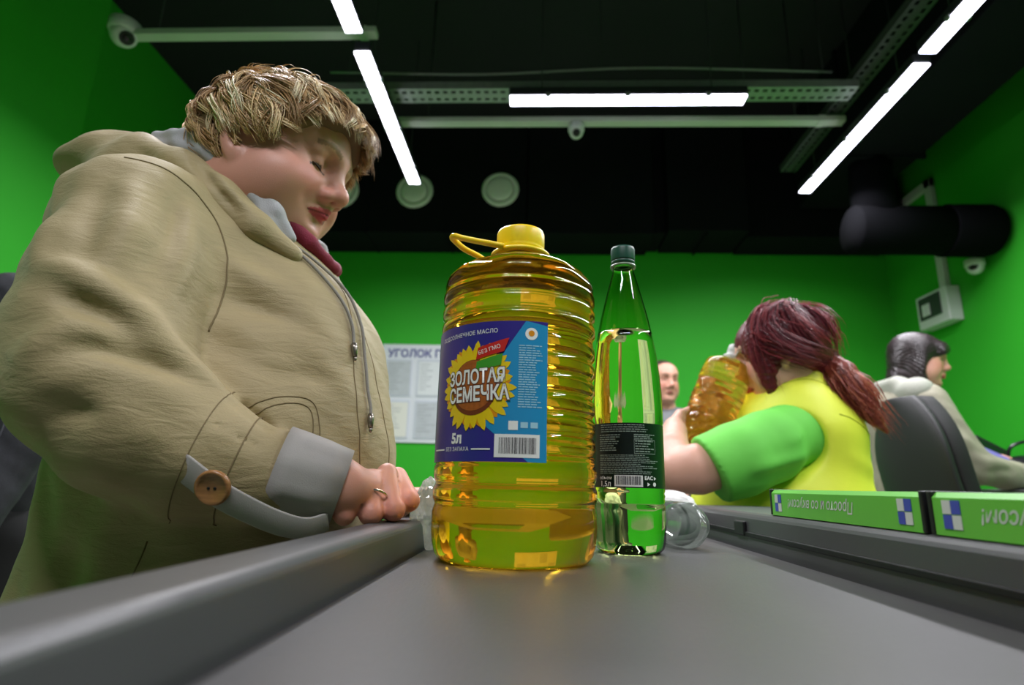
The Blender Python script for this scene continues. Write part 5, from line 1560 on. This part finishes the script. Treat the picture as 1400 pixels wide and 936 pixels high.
Rt = rotm(0, 0, math.radians(10)) @ rotm(math.radians(72), 0, 0) @ rotm(0, 0, math.radians(-30))
slab('cover', W(2.06, 2.745, .170), .16, .18, .014, Rt, mat('matte_black', (14, 14, 16), .6), tbk, .004)
slab('screen', W(2.06, 2.737, .167), .14, .16, .002, Rt, mat('dark_screen', (18, 20, 24), .15), tbk, .0)
hbg = empty('handbag', W(2.06, 2.56, .035), 'shiny black leather handbag at the right frame edge', 'handbag')
M_lea = mat('shiny_black_leather', (26, 27, 32), .28, bump=.4, bscale=60)
Bg = Sdf(); Bg.k = .03
Bg.e(tuple(W(2.060, 2.560, .105)), (.115, .07, .075)); Bg.e(tuple(W(2.060, 2.560, .085)), (.125, .08, .05))
clip(Bg, lambda x, y, z: .036 - z)
for dx in (-.06, 0, .05): fold(Bg, [(2.040 + dx, 2.490, .16), (2.050 + dx, 2.485, .11), (2.055 + dx, 2.480, .06)], .006, .012)
sdf_obj('bag_body', Bg, .005, M_lea, hbg, None, 1)
b = bm_new(); tube(b, [W(*q) for q in spline([(1.990, 2.560, .165), (2.000, 2.550, .21), (2.060, 2.540, .235), (2.120, 2.550, .21), (2.130, 2.560, .165)], 6)], .007, 8); link('handle', bm_mesh(b), M_lea, hbg)
b = bm_new(); tube(b, [W(*q) for q in [(1.960, 2.525, .12), (2.010, 2.495, .13), (2.060, 2.486, .132), (2.120, 2.500, .128)]], .0025, 6); zp = link('zip', bm_mesh(b), M_metal, hbg)
b = bm_new(); add_box(b, W(1.970, 2.500, .095), W(1.978, 2.504, .122), .001); link('zip_pull', bm_mesh(b), M_metal, hbg, False)

# ================================================================ small goods on the belt
# crumpled clear bag with coins of light by the woman's hand
M_film = glass('clear_film', (245, 246, 240), .08, 1.35, thin=True)
def crumpled(name, c, r3, seed, label, cat, amp=.25, n=40, extra=None):
    rng_ = np.random.default_rng(seed); b = bm_new()
    bmesh.ops.create_icosphere(b, subdivisions=4, radius=1.0)
    fr = rng_.normal(size=(10, 3)) * 4; ph = rng_.uniform(0, 6, 10)
    for v in b.verts:
        q = np.array(v.co); f = sum(abs(math.sin(fr[i] @ q + ph[i])) for i in range(10)) / 10 - .6
        k = 1 + amp * f
        v.co = Vector((c[0] + r3[0] * q[0] * k, c[1] + r3[1] * q[1] * k, c[2] + r3[2] * q[2] * k + ZC))
        fl = BZ + .0005 if extra is None else extra
        if extra is None and v.co.x < -.1275: fl = -.0415
        v.co.z = max(v.co.z, ZC + fl)
    return b
pb = empty('plastic_bag', W(-.120, .712, BZ), 'crumpled clear plastic bag between the hand and the oil bottle', 'bag')
b = crumpled('film', (-.122, .708, -.040), (.026, .034, .036), 3, '', '', .45)
link('film', bm_mesh(b), glass('milky_film', (236, 238, 232), .12, 1.3, thin=True, body=.45, bodycol=(225, 226, 220)), pb, False)
b = crumpled('film', (-.128, .716, -.014), (.014, .018, .020), 8, '', '', .6, extra=-.04)
link('gathered_neck', bm_mesh(b), MATS['milky_film'], pb, False)
# clear bottle lying behind the green one, its base to the camera
cb = empty('clear_bottle', W(.205, .85, BZ), 'small clear bottle lying on its side beside the green bottle', 'bottle')
rb = .030
def lie(me, c=(.202, .80, BZ + rb)):
    me.transform(Matrix.Rotation(-math.pi / 2, 4, 'X')); me.transform(Matrix.Rotation(.12, 4, 'Z')); me.transform(Matrix.Translation(W(*c))); return me
b = bm_new()
pf = [(.001, .008), (.010, .008), (.018, .002), (.024, .0), (.028, .003), (.0298, .010), (.0298, .03), (.0285, .034), (.0298, .038), (.0298, .10), (.027, .115), (.018, .14), (.0125, .155), (.0125, .17)]
lathe(b, pf, n=48, shape=lambda a, z: 1 + .03 * math.cos(5 * a) * max(0, 1 - z / .012)); link('body', lie(bm_mesh(b)), glass('clear_plastic', (226, 230, 226), .05, 1.5, thin=True, body=.18, bodycol=(200, 204, 200)), cb)
b = bm_new(); lathe(b, [(.0135, .158), (.0148, .158), (.0148, .174), (.013, .176), (.001, .176)], n=32); link('cap', lie(bm_mesh(b)), M_gcap, cb)
b = bm_new(); lathe(b, [(.0302, .075), (.0303, .076), (.0303, .086), (.0302, .087)], n=48, cap0=False, cap1=False); link('label', lie(bm_mesh(b)), mat('green_label', (60, 140, 70), .4), cb)
# black clip on the rail beside it
b = bm_new(); add_box(b, W(.2915, .86, -.060), W(.297, .90, -.040), .002)
tag(base_origin(link('rail_clip', bm_mesh(b), M_dark, None, False)), 'small black clip on the right rail behind the clear bottle', 'clip')
# white receipt roll / bag edge beside the cashier
b = crumpled('paper', (.250, 1.13, -.035), (.05, .04, .034), 21, '', '', .25, extra=BZ)
tag(base_origin(link('paper_bag', bm_mesh(b), mat('white_paper', (228, 226, 224), .8), None, False)), "crumpled white paper bag on the belt end behind the green bottle", 'bag')

# ================================================================ cashier desk beyond the belt
cd = empty('cashier_desk', W(.05, 1.65, FL), 'dark cashier desk with scanner glass just past the end of the belt', 'desk')
box('desk_top', W(-.188, 1.26, -.115), W(.29, 2.1, -.085), M_railL, cd, .004)
box('scanner_glass', W(-.08, 1.36, -.086), W(.16, 1.62, -.082), mat('scanner_glass', (14, 16, 20), .08), cd, .002)
box('side_panel', W(-.175, 1.27, FL), W(-.155, 2.08, -.115), M_cab, cd)
box('side_panel', W(.20, 1.27, FL), W(.22, 2.08, -.115), M_cab, cd)

# ================================================================ stool below the cashier
sl = empty('stool', W(.69, 1.52, FL), 'round black stool that the cashier in yellow sits on', 'stool')
c0 = W(.69, 1.52, FL)
b = bm_new(); lathe(b, [(.01, .435), (.165, .435), (.185, .445), (.19, .465), (.18, .483), (.15, .49), (.01, .492)], c0, 40); link('seat', bm_mesh(b), M_cf, sl)
b = bm_new(); lathe(b, [(.03, .05), (.03, .30), (.022, .30), (.022, .435)], c0, 20); link('column', bm_mesh(b), M_dark, sl)
b = bm_new(); lathe(b, [(.02, .0), (.20, .0), (.21, .008), (.19, .018), (.04, .05), (.02, .055)], c0, 40); link('base', bm_mesh(b), M_cp, sl)
